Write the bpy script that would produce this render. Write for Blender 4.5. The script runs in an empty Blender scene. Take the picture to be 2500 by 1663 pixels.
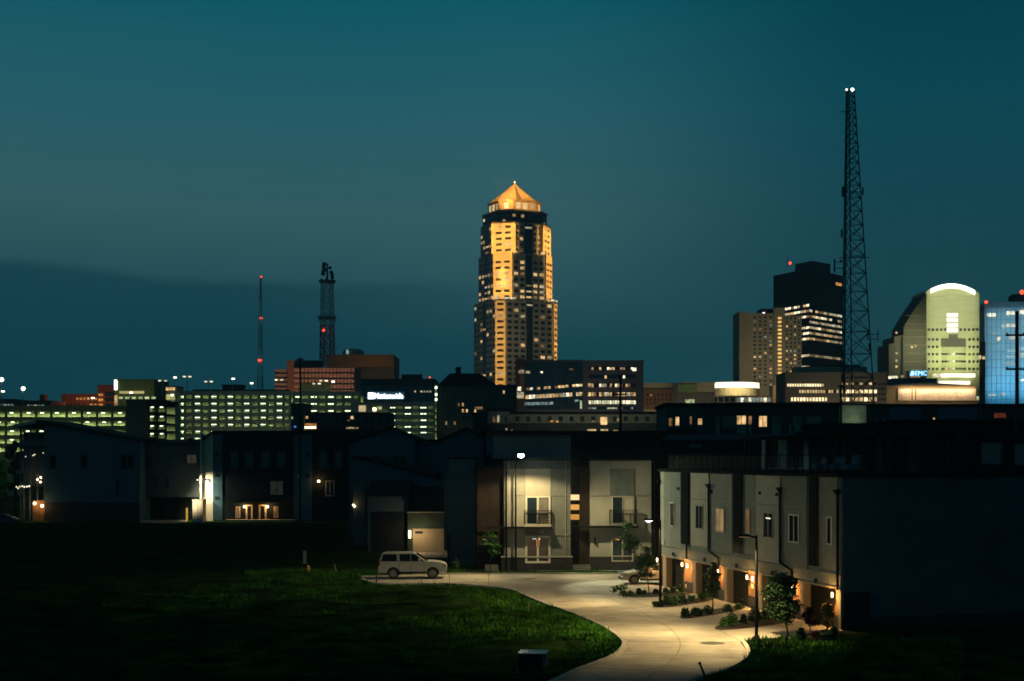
import bpy, math, random
from math import radians as R, sin, cos, tan, pi, sqrt
random.seed(7)
SC = bpy.context.scene
COL = SC.collection
# ------------------------------------------------------------------ camera
FOC = 3472.2          # focal length in photo pixels (50 mm on 36 mm, 2500 px wide)
CX, HY, CZ = 1250.0, 1110.0, 9.6   # picture centre column, horizon row, camera height in metres
cam = bpy.data.cameras.new('camera'); cam.lens = 50; cam.sensor_width = 36
cam.shift_y = (HY - 831.5) / 2500.0; cam.clip_start = 0.5; cam.clip_end = 20000
camo = bpy.data.objects.new('camera', cam); COL.objects.link(camo)
camo.location = (0, 0, CZ); camo.rotation_euler = (R(90), 0, 0); SC.camera = camo
# ------------------------------------------------------------------ dusk sky
W = bpy.data.worlds.new('World'); SC.world = W; W.use_nodes = True
wn = W.node_tree; wn.nodes.clear()
def N(nt, typ, **kw):
    n = nt.nodes.new(typ)
    for k, v in kw.items(): setattr(n, k, v)
    return n
def math_(nt, op, a, b=None, clamp=False):
    n = nt.nodes.new('ShaderNodeMath'); n.operation = op; n.use_clamp = clamp
    for i, s in enumerate((a, b)):
        if s is None: continue
        if isinstance(s, (int, float)): n.inputs[i].default_value = s
        else: nt.links.new(s, n.inputs[i])
    return n.outputs[0]
def lin(c):
    return tuple(((v/255)/12.92 if v/255 <= .04045 else ((v/255+.055)/1.055)**2.4) for v in c) + (1,)
def ramp(nt, fac, stops, interp='LINEAR'):
    r = nt.nodes.new('ShaderNodeValToRGB'); cr = r.color_ramp; cr.interpolation = interp
    while len(cr.elements) < len(stops): cr.elements.new(.5)
    for e, (p, c) in zip(cr.elements, stops): e.position = p; e.color = c
    nt.links.new(fac, r.inputs[0]); return r.outputs[0]
def mix(nt, fac, a, b, blend='MIX'):
    n = nt.nodes.new('ShaderNodeMix'); n.data_type = 'RGBA'; n.blend_type = blend
    for s, i in ((fac, 0), (a, 6), (b, 7)):
        if isinstance(s, (int, float)): n.inputs[i].default_value = s
        elif isinstance(s, tuple): n.inputs[i].default_value = s
        else: nt.links.new(s, n.inputs[i])
    return n.outputs[2]
tc = N(wn, 'ShaderNodeTexCoord'); sp = N(wn, 'ShaderNodeSeparateXYZ'); wn.links.new(tc.outputs['Generated'], sp.inputs[0])
hr = math_(wn, 'SQRT', math_(wn, 'ADD', math_(wn, 'MULTIPLY', sp.outputs[0], sp.outputs[0]), math_(wn, 'MULTIPLY', sp.outputs[1], sp.outputs[1])))
el = math_(wn, 'DIVIDE', sp.outputs[2], math_(wn, 'MAXIMUM', hr, .001))          # tan of elevation
nz = N(wn, 'ShaderNodeTexNoise'); nz.inputs['Scale'].default_value = 3.2; nz.inputs['Detail'].default_value = 4
mp = N(wn, 'ShaderNodeMapping'); mp.inputs['Scale'].default_value = (1, 1, 3.5); wn.links.new(tc.outputs['Generated'], mp.inputs[0]); wn.links.new(mp.outputs[0], nz.inputs['Vector'])
east = ramp(wn, sp.outputs[0], [(0, (0,0,0,1)), (.26, (1,1,1,1))], 'EASE')          # 0 in the middle of the view, 1 to the right
west = math_(wn, 'MULTIPLY', sp.outputs[0], -3.2, True)
west = math_(wn, 'MAXIMUM', west, 0.0)
elw = math_(wn, 'ADD', el, math_(wn, 'MULTIPLY', math_(wn, 'SUBTRACT', nz.outputs[0], .5), .05))
skyW = ramp(wn, elw, [(0, lin((16,58,68))), (.07, lin((20,66,76))), (.17, lin((52,92,98))), (.24, lin((36,89,100))), (.33, lin((8,80,94))), (.6, lin((5,36,50))), (1, lin((3,22,34)))])
skyE = ramp(wn, elw, [(0, lin((40,76,80))), (.07, lin((24,66,74))), (.15, lin((22,68,78))), (.24, lin((10,66,78))), (.33, lin((2,58,70))), (.6, lin((4,32,44))), (1, lin((3,22,34)))])
sky = mix(wn, east, skyW, skyE)
# low bank of cloud to the left, its top edge a little ragged
nz2 = N(wn, 'ShaderNodeTexNoise'); nz2.inputs['Scale'].default_value = 5; nz2.inputs['Detail'].default_value = 6; wn.links.new(tc.outputs['Generated'], nz2.inputs['Vector'])
edge = math_(wn, 'ADD', .122, math_(wn, 'MULTIPLY', math_(wn, 'SUBTRACT', nz2.outputs[0], .5), .026))
edge = math_(wn, 'ADD', edge, math_(wn, 'MULTIPLY', math_(wn, 'SUBTRACT', west, .3), .012))
bank = math_(wn, 'MULTIPLY', math_(wn, 'SUBTRACT', edge, el), 130, True)
bank = math_(wn, 'MULTIPLY', bank, ramp(wn, math_(wn, 'ADD', math_(wn,'MULTIPLY', sp.outputs[0], -1.0), .03), [(0, (0,0,0,1)), (.2, (1,1,1,1))]))
bank = math_(wn, 'MULTIPLY', bank, .7)
sky = mix(wn, bank, sky, lin((13,58,70)))
bgn = N(wn, 'ShaderNodeBackground'); bgn.inputs[1].default_value = 1.36
wn.links.new(sky, bgn.inputs[0]); wo = N(wn, 'ShaderNodeOutputWorld'); wn.links.new(bgn.outputs[0], wo.inputs[0])
SC.view_settings.view_transform = 'Standard'; SC.view_settings.look = 'None'
SC.view_settings.exposure = 0; SC.view_settings.gamma = 1
cy = SC.cycles
cy.max_bounces = 5; cy.diffuse_bounces = 2; cy.glossy_bounces = 2; cy.transmission_bounces = 3; cy.caustics_reflective = False; cy.caustics_refractive = False
cy.sample_clamp_indirect = 2.0; cy.filter_width = 1.7; cy.volume_bounces = 0
try: cy.use_light_tree = True
except Exception: pass
# ------------------------------------------------------------------ materials
def mat(name, col, rough=.8, metal=0.0, var=.18, scale=1.5, bump=0.0, kind='', spec=.3, k=1.0):
    m = bpy.data.materials.new(name); m.use_nodes = True; nt = m.node_tree
    b = nt.nodes['Principled BSDF']; b.inputs['Roughness'].default_value = rough
    b.inputs['Metallic'].default_value = metal; b.inputs['Specular IOR Level'].default_value = spec
    if spec < .11: b.inputs['IOR'].default_value = 1.01
    tcn = N(nt, 'ShaderNodeTexCoord')
    no = N(nt, 'ShaderNodeTexNoise'); no.inputs['Scale'].default_value = scale; no.inputs['Detail'].default_value = 6
    nt.links.new(tcn.outputs['Object'], no.inputs['Vector'])
    c0 = tuple(v*(1-var*1.6) for v in col)+(1,); c1 = tuple(min(1, v*(1+var*1.2)) for v in col)+(1,)
    c = ramp(nt, no.outputs[0], [(.3, c0), (.7, c1)])
    height = no.outputs[0]
    if kind == 'brick':
        br = N(nt, 'ShaderNodeTexBrick'); br.inputs['Scale'].default_value = k; br.inputs['Mortar Size'].default_value = .03
        br.inputs['Brick Width'].default_value = .5; br.inputs['Row Height'].default_value = .22
        br.inputs['Color1'].default_value = (1,1,1,1); br.inputs['Color2'].default_value = (.55,.55,.55,1); br.inputs['Mortar'].default_value = (.35,.35,.35,1)
        mpn = N(nt, 'ShaderNodeMapping'); mpn.inputs['Rotation'].default_value = (R(90), 0, 0)
        nt.links.new(tcn.outputs['Object'], mpn.inputs[0]); nt.links.new(mpn.outputs[0], br.inputs['Vector'])
        c = mix(nt, 1.0, c, br.outputs[0], 'MULTIPLY'); height = br.outputs['Fac']
    if kind in ('siding', 'joints', 'ribs'):
        s = N(nt, 'ShaderNodeSeparateXYZ'); nt.links.new(tcn.outputs['Object'], s.inputs[0])
        src = s.outputs[0] if kind == 'ribs' else s.outputs[2]
        fr = math_(nt, 'FRACT', math_(nt, 'MULTIPLY', src, k))
        ln = math_(nt, 'GREATER_THAN', fr, .12 if kind != 'joints' else .03)
        d = .62 if kind != 'joints' else .7
        c = mix(nt, ln, mix(nt, 1.0, c, (d, d, d, 1), 'MULTIPLY'), c); height = ln
    if bump:
        bp = N(nt, 'ShaderNodeBump'); bp.inputs['Strength'].default_value = bump; bp.inputs['Distance'].default_value = .03
        nt.links.new(height, bp.inputs['Height']); nt.links.new(bp.outputs[0], b.inputs['Normal'])
    nt.links.new(c, b.inputs['Base Color']); return m
def emis(name, col, strength, var=.75, scale=1.1, base=(.02, .02, .02), lo=None):
    m = bpy.data.materials.new(name); m.use_nodes = True; nt = m.node_tree
    b = nt.nodes['Principled BSDF']; b.inputs['Base Color'].default_value = base+(1,); b.inputs['Roughness'].default_value = .25
    b.inputs['Emission Color'].default_value = col+(1,)
    if var:
        oi = N(nt, 'ShaderNodeObjectInfo'); tcn = N(nt, 'ShaderNodeTexCoord')
        no = N(nt, 'ShaderNodeTexNoise', noise_dimensions='4D'); no.inputs['Scale'].default_value = scale; no.inputs['Detail'].default_value = 3
        nt.links.new(tcn.outputs['Object'], no.inputs['Vector']); nt.links.new(math_(nt, 'MULTIPLY', oi.outputs['Random'], 90), no.inputs['W'])
        s = N(nt, 'ShaderNodeMapRange'); nt.links.new(no.outputs[0], s.inputs[0])
        s.inputs[1].default_value = .32; s.inputs[2].default_value = .68; s.inputs[3].default_value = strength*(1-var) if lo is None else lo; s.inputs[4].default_value = strength*(1+var)
        rr = math_(nt, 'ADD', .6, math_(nt, 'MULTIPLY', oi.outputs['Random'], .7))
        nt.links.new(math_(nt, 'MULTIPLY', s.outputs[0], rr), b.inputs['Emission Strength'])
    else: b.inputs['Emission Strength'].default_value = strength
    try: m.cycles.emission_sampling = 'NONE' if strength < 3 else 'AUTO'
    except Exception: pass
    return m
def glass(name, col, rough=.12):
    m = mat(name, col, rough=rough, var=.3, scale=.4, spec=.6); return m
# ------------------------------------------------------------------ mesh builder
class MB:
    def __init__(s): s.v = []; s.f = []; s.mi = []
    def add(s, vs, fs, mi=0):
        o = len(s.v); s.v += [tuple(p) for p in vs]; s.f += [tuple(i+o for i in f) for f in fs]; s.mi += [mi]*len(fs); return s
    def hexa(s, p, mi=0):   # 8 points, bottom 0-3 ccw, top 4-7
        return s.add(p, [(3,2,1,0), (4,5,6,7), (0,1,5,4), (1,2,6,5), (2,3,7,6), (3,0,4,7)], mi)
    def box(s, x0, x1, y0, y1, z0, z1, mi=0):
        if x0 > x1: x0, x1 = x1, x0
        if y0 > y1: y0, y1 = y1, y0
        if z0 > z1: z0, z1 = z1, z0
        return s.hexa([(x0,y0,z0),(x1,y0,z0),(x1,y1,z0),(x0,y1,z0),(x0,y0,z1),(x1,y0,z1),(x1,y1,z1),(x0,y1,z1)], mi)
    def fbox(s, face, a0, a1, z0, z1, d0, d1, mi=0):
        ox, oy, tx, ty = face; nx, ny = ty, -tx
        if a0 > a1: a0, a1 = a1, a0
        if z0 > z1: z0, z1 = z1, z0
        if d0 > d1: d0, d1 = d1, d0
        P = lambda a, d, z: (ox+tx*a+nx*d, oy+ty*a+ny*d, z)
        return s.hexa([P(a0,d1,z0), P(a1,d1,z0), P(a1,d0,z0), P(a0,d0,z0), P(a0,d1,z1), P(a1,d1,z1), P(a1,d0,z1), P(a0,d0,z1)], mi)
    def prism(s, pts, z0, z1, mi=0):   # pts (x,y)
        n = len(pts)
        return s.add([(x,y,z0) for x,y in pts]+[(x,y,z1) for x,y in pts], [tuple(range(n-1,-1,-1)), tuple(range(n,2*n))]+[(i,(i+1)%n,n+(i+1)%n,n+i) for i in range(n)], mi)
    def prism_xz(s, pts, y0, y1, mi=0):
        n = len(pts)
        return s.add([(x,y0,z) for x,z in pts]+[(x,y1,z) for x,z in pts], [tuple(range(n)), tuple(range(2*n-1,n-1,-1))]+[(i,n+i,n+(i+1)%n,(i+1)%n) for i in range(n)], mi)
    def prism_yz(s, pts, x0, x1, mi=0):
        n = len(pts)
        return s.add([(x0,y,z) for y,z in pts]+[(x1,y,z) for y,z in pts], [tuple(range(n-1,-1,-1)), tuple(range(n,2*n))]+[(i,(i+1)%n,n+(i+1)%n,n+i) for i in range(n)], mi)
    def tube(s, p0, p1, r0, r1=None, n=8, mi=0):
        r1 = r0 if r1 is None else r1
        d = [b-a for a, b in zip(p0, p1)]; L = sqrt(sum(x*x for x in d)) or 1; d = [x/L for x in d]
        a = (0,0,1) if abs(d[2]) < .9 else (1,0,0)
        u = [d[1]*a[2]-d[2]*a[1], d[2]*a[0]-d[0]*a[2], d[0]*a[1]-d[1]*a[0]]; l = sqrt(sum(x*x for x in u)); u = [x/l for x in u]
        w = [d[1]*u[2]-d[2]*u[1], d[2]*u[0]-d[0]*u[2], d[0]*u[1]-d[1]*u[0]]
        vs = []
        for p, r in ((p0, r0), (p1, r1)):
            for i in range(n):
                t = 2*pi*i/n; vs.append(tuple(p[k]+r*(cos(t)*u[k]+sin(t)*w[k]) for k in range(3)))
        return s.add(vs, [tuple(range(n-1,-1,-1)), tuple(range(n,2*n))]+[(i,(i+1)%n,n+(i+1)%n,n+i) for i in range(n)], mi)
    def lathe(s, prof, c=(0,0,0), n=16, mi=0):   # prof (r,z)
        vs = [(c[0]+r*cos(2*pi*i/n), c[1]+r*sin(2*pi*i/n), c[2]+z) for r, z in prof for i in range(n)]
        fs = [tuple(range(n-1,-1,-1)), tuple(range((len(prof)-1)*n, len(prof)*n))]
        for j in range(len(prof)-1): fs += [(j*n+i, j*n+(i+1)%n, (j+1)*n+(i+1)%n, (j+1)*n+i) for i in range(n)]
        return s.add(vs, fs, mi)
    def sphere(s, c, r, n=10, sz=1.0, mi=0):
        return s.lathe([(max(.001, r*sin(pi*j/n)), -r*sz*cos(pi*j/n)) for j in range(n+1)], c, n*2, mi)
    def build(s, name, m, parent=None, smooth=False, bevel=0, label=None, kind=None):
        me = bpy.data.meshes.new(name); me.from_pydata(s.v, [], s.f)
        ms = m if isinstance(m, (list, tuple)) else [m]
        for x in ms: me.materials.append(x)
        if len(ms) > 1: me.polygons.foreach_set('material_index', s.mi)
        if smooth: me.polygons.foreach_set('use_smooth', [True]*len(me.polygons))
        me.update(); o = bpy.data.objects.new(name, me); COL.objects.link(o)
        if parent is not None: o.parent = parent
        if bevel:
            b = o.modifiers.new('bevel', 'BEVEL'); b.width = bevel; b.segments = 2; b.limit_method = 'ANGLE'
        if label: o['label'] = label
        if kind: o['kind'] = kind
        return o
# ------------------------------------------------------------------ things
def wp(px, Y): return (px-CX)*Y/FOC
def wz(py, Y): return CZ-(py-HY)*Y/FOC
def gd(px, py, z=0.0):                                # photo pixel -> point on the ground
    Y = FOC*(CZ-z)/(py-HY); return ((px-CX)*Y/FOC, Y)
class Thing:
    def __init__(s, name, label, cat, x, y, z=0.0, rot=0.0, group=None, kind=None):
        s.x, s.y, s.z, s.c, s.s = x, y, z, cos(R(rot)), sin(R(rot))
        o = bpy.data.objects.new(name, None); COL.objects.link(o); o.location = (x, y, z); o.rotation_euler = (0, 0, R(rot)); o.empty_display_size = .5
        s.o = o; o['label'] = label; o['category'] = cat
        if group: o['group'] = group
        if kind: o['kind'] = kind
        s.items = []; s.w = s.h = s.dep = 0
    def pa(s, face, px, py):
        ox, oy, tx, ty = face; nx, ny = ty, -tx
        dx, dy, dz = (px-CX)/FOC, 1.0, -(py-HY)/FOC
        lx, ly = dx*s.c+dy*s.s, -dx*s.s+dy*s.c
        cx, cy = -s.x*s.c-s.y*s.s, s.x*s.s-s.y*s.c
        t = ((ox-cx)*nx+(oy-cy)*ny)/(lx*nx+ly*ny)
        hx, hy = cx+t*lx, cy+t*ly
        return (hx-ox)*tx+(hy-oy)*ty, CZ+t*dz-s.z
    def rect(s, face, x0, y0, x1, y1):
        xm = (x0+x1)/2
        return sorted((s.pa(face, x0, y0)[0], s.pa(face, x1, y0)[0])) + sorted((s.pa(face, xm, y0)[1], s.pa(face, xm, y1)[1]))
    @property
    def F(s): return (0, 0, 1, 0)
    @property
    def Rt(s): return (s.w, 0, 0, 1)
    @property
    def Lf(s): return (0, 0, 0, -1)
    def grid(s, face, a0, a1, z0, z1, nc, nr, fw, fh, pick, d=.12):
        cw, ch = (a1-a0)/nc, (z1-z0)/nr
        for j in range(nr):
            for i in range(nc):
                m = pick(i, j)
                if m is None: continue
                a = a0+cw*(i+.5); z = z0+ch*(j+.5)
                s.items.append((face, a-cw*fw/2, a+cw*fw/2, z-ch*fh/2, z+ch*fh/2, m, d))
    def pgrid(s, face, x0, y0, x1, y1, nc, nr, fw, fh, pick, d=.12):
        a0, a1, z0, z1 = s.rect(face, x0, y0, x1, y1); s.grid(face, a0, a1, z0, z1, nc, nr, fw, fh, pick, d)
    def one(s, face, x0, y0, x1, y1, m, d=.12):
        a0, a1, z0, z1 = s.rect(face, x0, y0, x1, y1); s.items.append((face, a0, a1, z0, z1, m, d))
    def flush(s, name='window', cap=98):
        it = s.items; s.items = []
        lit = lambda m: 1 if 'lit' in m.name else 0
        it.sort(key=lambda q: (-lit(q[5]), -(q[2]-q[1])*(q[4]-q[3])))
        for (f, a0, a1, z0, z1, m, d) in it[:cap]:
            MB().fbox(f, a0, a1, z0, z1, -.05, d).build(name, m, s.o)
        if it[cap:]:
            b = MB(); ms = []
            for (f, a0, a1, z0, z1, m, d) in it[cap:]:
                if m not in ms: ms.append(m)
                b.fbox(f, a0, a1, z0, z1, -.05, d, ms.index(m))
            b.build(name, ms, s.o, kind='stuff')
    def part(s, mb, name, m, **k): return mb.build(name, m, s.o, **k)
    def fb(s, name, face, x0, y0, x1, y1, d0, d1, m, **k):   # part given by its photo rectangle on a face
        a0, a1, z0, z1 = s.rect(face, x0, y0, x1, y1)
        return MB().fbox(face, a0, a1, z0, z1, d0, d1).build(name, m, s.o, **k)
def bld(name, label, x0, x1, yt, Y, dep, m, cat='building', rot=0, group=None, roof=None, z0=0.0, cop=.5, ov=.2):
    t = Thing(name, label, cat, wp(x0, Y), Y, 0, rot, group)
    t.w, t.h = t.pa(t.F, x1, yt); t.h = wz(yt, Y); t.dep = dep
    MB().box(0, t.w, 0, dep, z0, t.h-cop).build('wall', m, t.o)
    MB().box(-ov, t.w+ov, -ov, dep+ov, t.h-cop, t.h).build('roof', roof or m, t.o)
    return t
def light(kind, name, loc, energy, col, parent=None, rot=None, aim=None, size=.1, sizey=None, spread=None, cone=None, blend=.3):
    L = bpy.data.lights.new(name, kind); L.energy = energy; L.color = col
    if kind == 'AREA':
        L.shape = 'RECTANGLE' if sizey else 'SQUARE'; L.size = size
        if sizey: L.size_y = sizey
        if spread: L.spread = R(spread)
    else: L.shadow_soft_size = size
    if kind == 'SPOT': L.spot_size = R(cone); L.spot_blend = blend
    o = bpy.data.objects.new(name, L); COL.objects.link(o); o.location = loc
    if rot: o.rotation_euler = rot
    if aim:
        from mathutils import Vector
        o.rotation_euler = (Vector(aim)-Vector(loc)).to_track_quat('-Z', 'Y').to_euler()
    if parent is not None: o.parent = parent
    return o
def glow(T, power, col=(1,.8,.5), dist=30, h=8, w=None, up=.75):
    w = w or T.w; light('AREA', 'facade_fill', (T.w/2, -dist, h), power, col, T.o, aim=(T.w/2, 0, T.h*up), size=w*.8, sizey=3, spread=110)  # unseen area light added to lift the facade
def rnd(a, b): return random.uniform(a, b)
def pick_of(p, lits, dark):
    return lambda i, j: random.choice(lits) if random.random() < p else dark
# palette
M = dict(
 granite=mat('granite', (.25,.23,.19), .55, var=.1, scale=.15, kind='joints', k=.28),
 dglass=glass('dark_glass', (.012,.016,.02)), bglass=glass('blue_glass', (.02,.035,.05), .06),
 white=mat('white_trim', (.7,.68,.6), .6, var=.06), dark=mat('dark_cladding', (.019,.025,.029), .9, spec=.04), black=mat('black_metal', (.012,.013,.014), .6, spec=.1),
 navy=mat('navy_siding', (.07,.145,.185), .9, spec=.1, var=.08, kind='siding', k=4, bump=.4), slate=mat('slate_siding', (.10,.14,.16), .9, spec=.1, var=.08, kind='siding', k=4, bump=.4),
 roof=mat('dark_shingles', (.014,.015,.017), .9, var=.3, scale=4, bump=.3), stucco=mat('pale_stucco', (.40,.38,.31), .9, var=.07, scale=1.2, bump=.15),
 stucco2=mat('cream_stucco', (.55,.50,.38), .9, var=.05, scale=1.2, bump=.1), grey=mat('grey_green_stucco', (.20,.215,.19), .9, var=.09, scale=1.5, bump=.15),
 brick=mat('dark_red_brick', (.04,.027,.02), .9, var=.2, kind='brick', k=3.5, bump=.4), dbrick=mat('charcoal_brick', (.05,.055,.06), .9, var=.2, kind='brick', k=3.5, bump=.4),
 fbrick=mat('far_brick', (.30,.15,.09), .9, var=.15, scale=.3), conc=mat('concrete', (.42,.40,.35), .85, var=.1, scale=.5, bump=.1),
 dconc=mat('weathered_concrete', (.17,.165,.14), .9, var=.15, scale=.4), beige=mat('beige_precast', (.32,.26,.18), .9, var=.1, scale=.2),
 bronze=mat('bronze_cladding', (.05,.045,.035), .5, var=.15, scale=.2), steel=mat('galvanised_steel', (.12,.13,.13), .5, metal=.6),
 wood=mat('cedar_boards', (.24,.13,.06), .75, var=.2, kind='siding', k=6, bump=.4), timber=mat('pole_timber', (.03,.025,.02), .95, var=.3, scale=3),
 gdoor=mat('bronze_garage_door', (.03,.028,.024), .8, spec=.08, var=.1, kind='joints', k=1.9, bump=.3), mulch=mat('mulch', (.035,.024,.017), 1, var=.5, scale=14, bump=1),
 redp=mat('red_paint', (.35,.05,.03), .6), whip=mat('white_paint', (.65,.62,.58), .6),
 leaf=mat('leaves', (.055,.17,.03), .7, var=.45, scale=3), leafd=mat('dark_leaves', (.03,.09,.028), .8, var=.45, scale=3), leafy=mat('lamp_gold_leaves', (.5,.34,.06), .7, var=.4, scale=5),  # leafy is tinted gold so the leaves carry the amber lamp light
 leafr=mat('maroon_leaves', (.06,.015,.015), .8, var=.4, scale=5),
 bark=mat('bark', (.04,.03,.022), .95, var=.3, scale=8), rubber=mat('tyre_rubber', (.012,.012,.012), .85), alloy=mat('alloy', (.24,.24,.23), .5, metal=.4),
 L_warm=emis('lit_warm', (1,.62,.26), .75), L_dim=emis('lit_dim', (1,.55,.22), .22), L_white=emis('lit_white', (1,.88,.6), 1.3), L_pale=emis('lit_pale', (.95,.8,.5), .5),
 L_or=emis('lit_orange', (1,.42,.1), .6), L_grn=emis('lit_greenish', (.72,.85,.42), .6), L_cool=emis('lit_cool', (.6,.85,.85), .3),
 G_white=emis('glow_white', (1,.95,.82), 5, var=0), G_warm=emis('glow_warm', (1,.72,.36), 11, var=0), G_red=emis('glow_red', (1,.06,.02), 4, var=0), G_grn=emis('glow_fluorescent', (.88,1,.66), 5, var=0),
)
M['L_red'] = emis('lit_red', (1,.1,.04), .5)
LW = [M['L_warm'], M['L_warm'], M['L_pale'], M['L_dim'], M['L_white']]
SOD = (1.0, .72, .32); WARM = (1.0, .5, .14)
# ================================================================== GROUND, ROAD, GRASS
def sheet(name, pts, z, m, kind='structure', sub=None):
    n = len(pts); b = MB(); b.add([(x, y, z) for x, y in pts], [tuple(range(n))]); o = b.build(name, m); o['kind'] = kind; return o
soil = mat('field_soil', (.022,.052,.012), 1, var=.5, scale=.5, bump=.5, spec=.05)
ground = bpy.data.objects.new('ground', bpy.data.meshes.new('ground')); COL.objects.link(ground)
gv, gf = [], []
gx = [-6000,-800,-200,-80]+[-60+i*1.5 for i in range(81)]+[80,200,800,6000]; gy = [-200,0,30,50]+[56+i*1.5 for i in range(60)]+[170,400,1500,9000]
ROADPX = [(868,1404),(1240,1402),(1490,1402),(1640,1402),(1640,1424),(1600,1424),(1540,1426),(1492,1432),(1483,1440),(1500,1449),(1518,1458),(1589,1482),(1666,1510),(1738,1535),(1767,1545),(1809,1566),(1821,1578),(1827,1593),(1821,1608),(1797,1626),(1752,1646),(1687,1663),(1560,1710),
          (1250,1710),(1360,1663),(1386,1650),(1404,1641),(1459,1621),(1503,1603),(1526,1581),(1521,1566),(1495,1544),(1448,1519),(1379,1493),(1327,1475),(1284,1457),(1247,1440),(1174,1433),(1098,1427),(963,1429),(904,1426),(880,1414)]
def smooth_path(P, it=2, closed=True):
    for _ in range(it):
        Q = []
        for i in range(len(P)):
            a, b = P[i], P[(i+1) % len(P)]
            Q += [(a[0]*.75+b[0]*.25, a[1]*.75+b[1]*.25), (a[0]*.25+b[0]*.75, a[1]*.25+b[1]*.75)]
        P = Q
    return P
ROAD = smooth_path([gd(*p) for p in ROADPX], 2)
def inside(P, x, y):
    c = False; n = len(P); j = n-1
    for i in range(n):
        xi, yi = P[i]; xj, yj = P[j]
        if (yi > y) != (yj > y) and x < (xj-xi)*(y-yi)/(yj-yi)+xi: c = not c
        j = i
    return c
def near_road(x, y):
    return min((x-a)**2+(y-b)**2 for a, b in ROAD)**.5
def bumpz(x, y):
    if not (-60 < x < 60 and 56 < y < 144): return 0
    v = .10*sin(x*.7+1.3*sin(y*.4))+.08*sin(y*.9+x*.3)+.10*sin(x*.23-y*.17)+rnd(-.05, .05)
    return v
for y in gy:
    for x in gx:
        z = 0
        if -60 < x < 30 and 57 < y < 112:
            d = 99 if not (-16 < x < 22) else near_road(x, y)
            ins = inside(ROAD, x, y)
            if not ins and x < (y-56)*.09+3: z = max(0, bumpz(x, y)+.12)*min(1, max(0, (d-1.6)/3))
        gv.append((x, y, z))
nx_ = len(gx)
for j in range(len(gy)-1):
    for i in range(nx_-1): gf.append((j*nx_+i, j*nx_+i+1, (j+1)*nx_+i+1, (j+1)*nx_+i))
ground.data.from_pydata(gv, [], gf); ground.data.materials.append(soil); ground['kind'] = 'structure'
road_m = mat('concrete_road', (.40,.37,.31), .85, var=.10, scale=.7, bump=.1)
nt = road_m.node_tree; bs = nt.nodes['Principled BSDF']; old = bs.inputs['Base Color'].links[0].from_socket
tcn = N(nt, 'ShaderNodeTexCoord'); vo = N(nt, 'ShaderNodeTexNoise'); vo.inputs['Scale'].default_value = .25; vo.inputs['Detail'].default_value = 9; vo.inputs['Roughness'].default_value = .7
nt.links.new(tcn.outputs['Object'], vo.inputs['Vector'])
dirt = ramp(nt, vo.outputs[0], [(.33, (.55,.53,.50,1)), (.5, (.92,.92,.92,1)), (.62, (1,1,1,1))])
sxyz = N(nt, 'ShaderNodeSeparateXYZ'); nt.links.new(tcn.outputs['Object'], sxyz.inputs[0])
fr = math_(nt, 'FRACT', math_(nt, 'MULTIPLY', sxyz.outputs[1], .22)); jt = math_(nt, 'GREATER_THAN', fr, .03)
cc = mix(nt, 1.0, old, dirt, 'MULTIPLY'); cc = mix(nt, jt, mix(nt, 1.0, cc, (.6,.6,.6,1), 'MULTIPLY'), cc); nt.links.new(cc, bs.inputs['Base Color'])
sheet('road', ROAD, .012, road_m)
CL = smooth_path([gd(*p) for p in ((900,1412),(1250,1415),(1380,1424),(1440,1440),(1500,1466),(1580,1500),(1640,1535),(1668,1570),(1650,1610),(1580,1655),(1540,1700))], 3, True)
CL = [p for p in CL if inside(ROAD, *p)]
i0 = max(range(len(CL)), key=lambda i: (CL[i][0]-CL[i-1][0])**2+(CL[i][1]-CL[i-1][1])**2); CL = CL[i0:]+CL[:i0]
def strip(name, P, w, z0, z1, m, closed=True, off=0.0):
    b = MB(); n = len(P)
    nn = []
    for i in range(n):
        a, c = P[i-1] if (i or closed) else P[i], P[(i+1) % n] if (i < n-1 or closed) else P[i]
        dx, dy = c[0]-a[0], c[1]-a[1]; L = sqrt(dx*dx+dy*dy) or 1; nn.append((dy/L, -dx/L))
    rng = range(n if closed else n-1)
    for i in rng:
        j = (i+1) % n; a, c = P[i], P[j]; na, nc = nn[i], nn[j]
        q = [(a[0]+na[0]*off, a[1]+na[1]*off), (c[0]+nc[0]*off, c[1]+nc[1]*off), (c[0]+nc[0]*(off+w), c[1]+nc[1]*(off+w)), (a[0]+na[0]*(off+w), a[1]+na[1]*(off+w))]
        b.hexa([(x,y,z0) for x,y in q]+[(x,y,z1) for x,y in q])
    o = b.build(name, m); o['kind'] = 'structure'; return o
strip('road_joint', CL, .07, .0, .016, mat('joint_tar', (.24,.22,.18), .9), closed=False)
for _k in range(6, len(CL)-4, 7):
    (ax_, ay_), (bx_, by_) = CL[_k-1], CL[_k+1]; dx_, dy_ = bx_-ax_, by_-ay_; l_ = sqrt(dx_*dx_+dy_*dy_); nx2, ny2 = -dy_/l_, dx_/l_
    if l_ > 6: continue
    e = [4.2, 4.2]
    for s_ in (0, 1):
        while e[s_] > .4 and not inside(ROAD, CL[_k][0]+(1-2*s_)*nx2*e[s_], CL[_k][1]+(1-2*s_)*ny2*e[s_]): e[s_] -= .2
    strip('road_joint', [(CL[_k][0]+nx2*e[0], CL[_k][1]+ny2*e[0]), (CL[_k][0]-nx2*e[1], CL[_k][1]-ny2*e[1])], .06, .0, .0155, bpy.data.materials['joint_tar'], closed=False)
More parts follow.
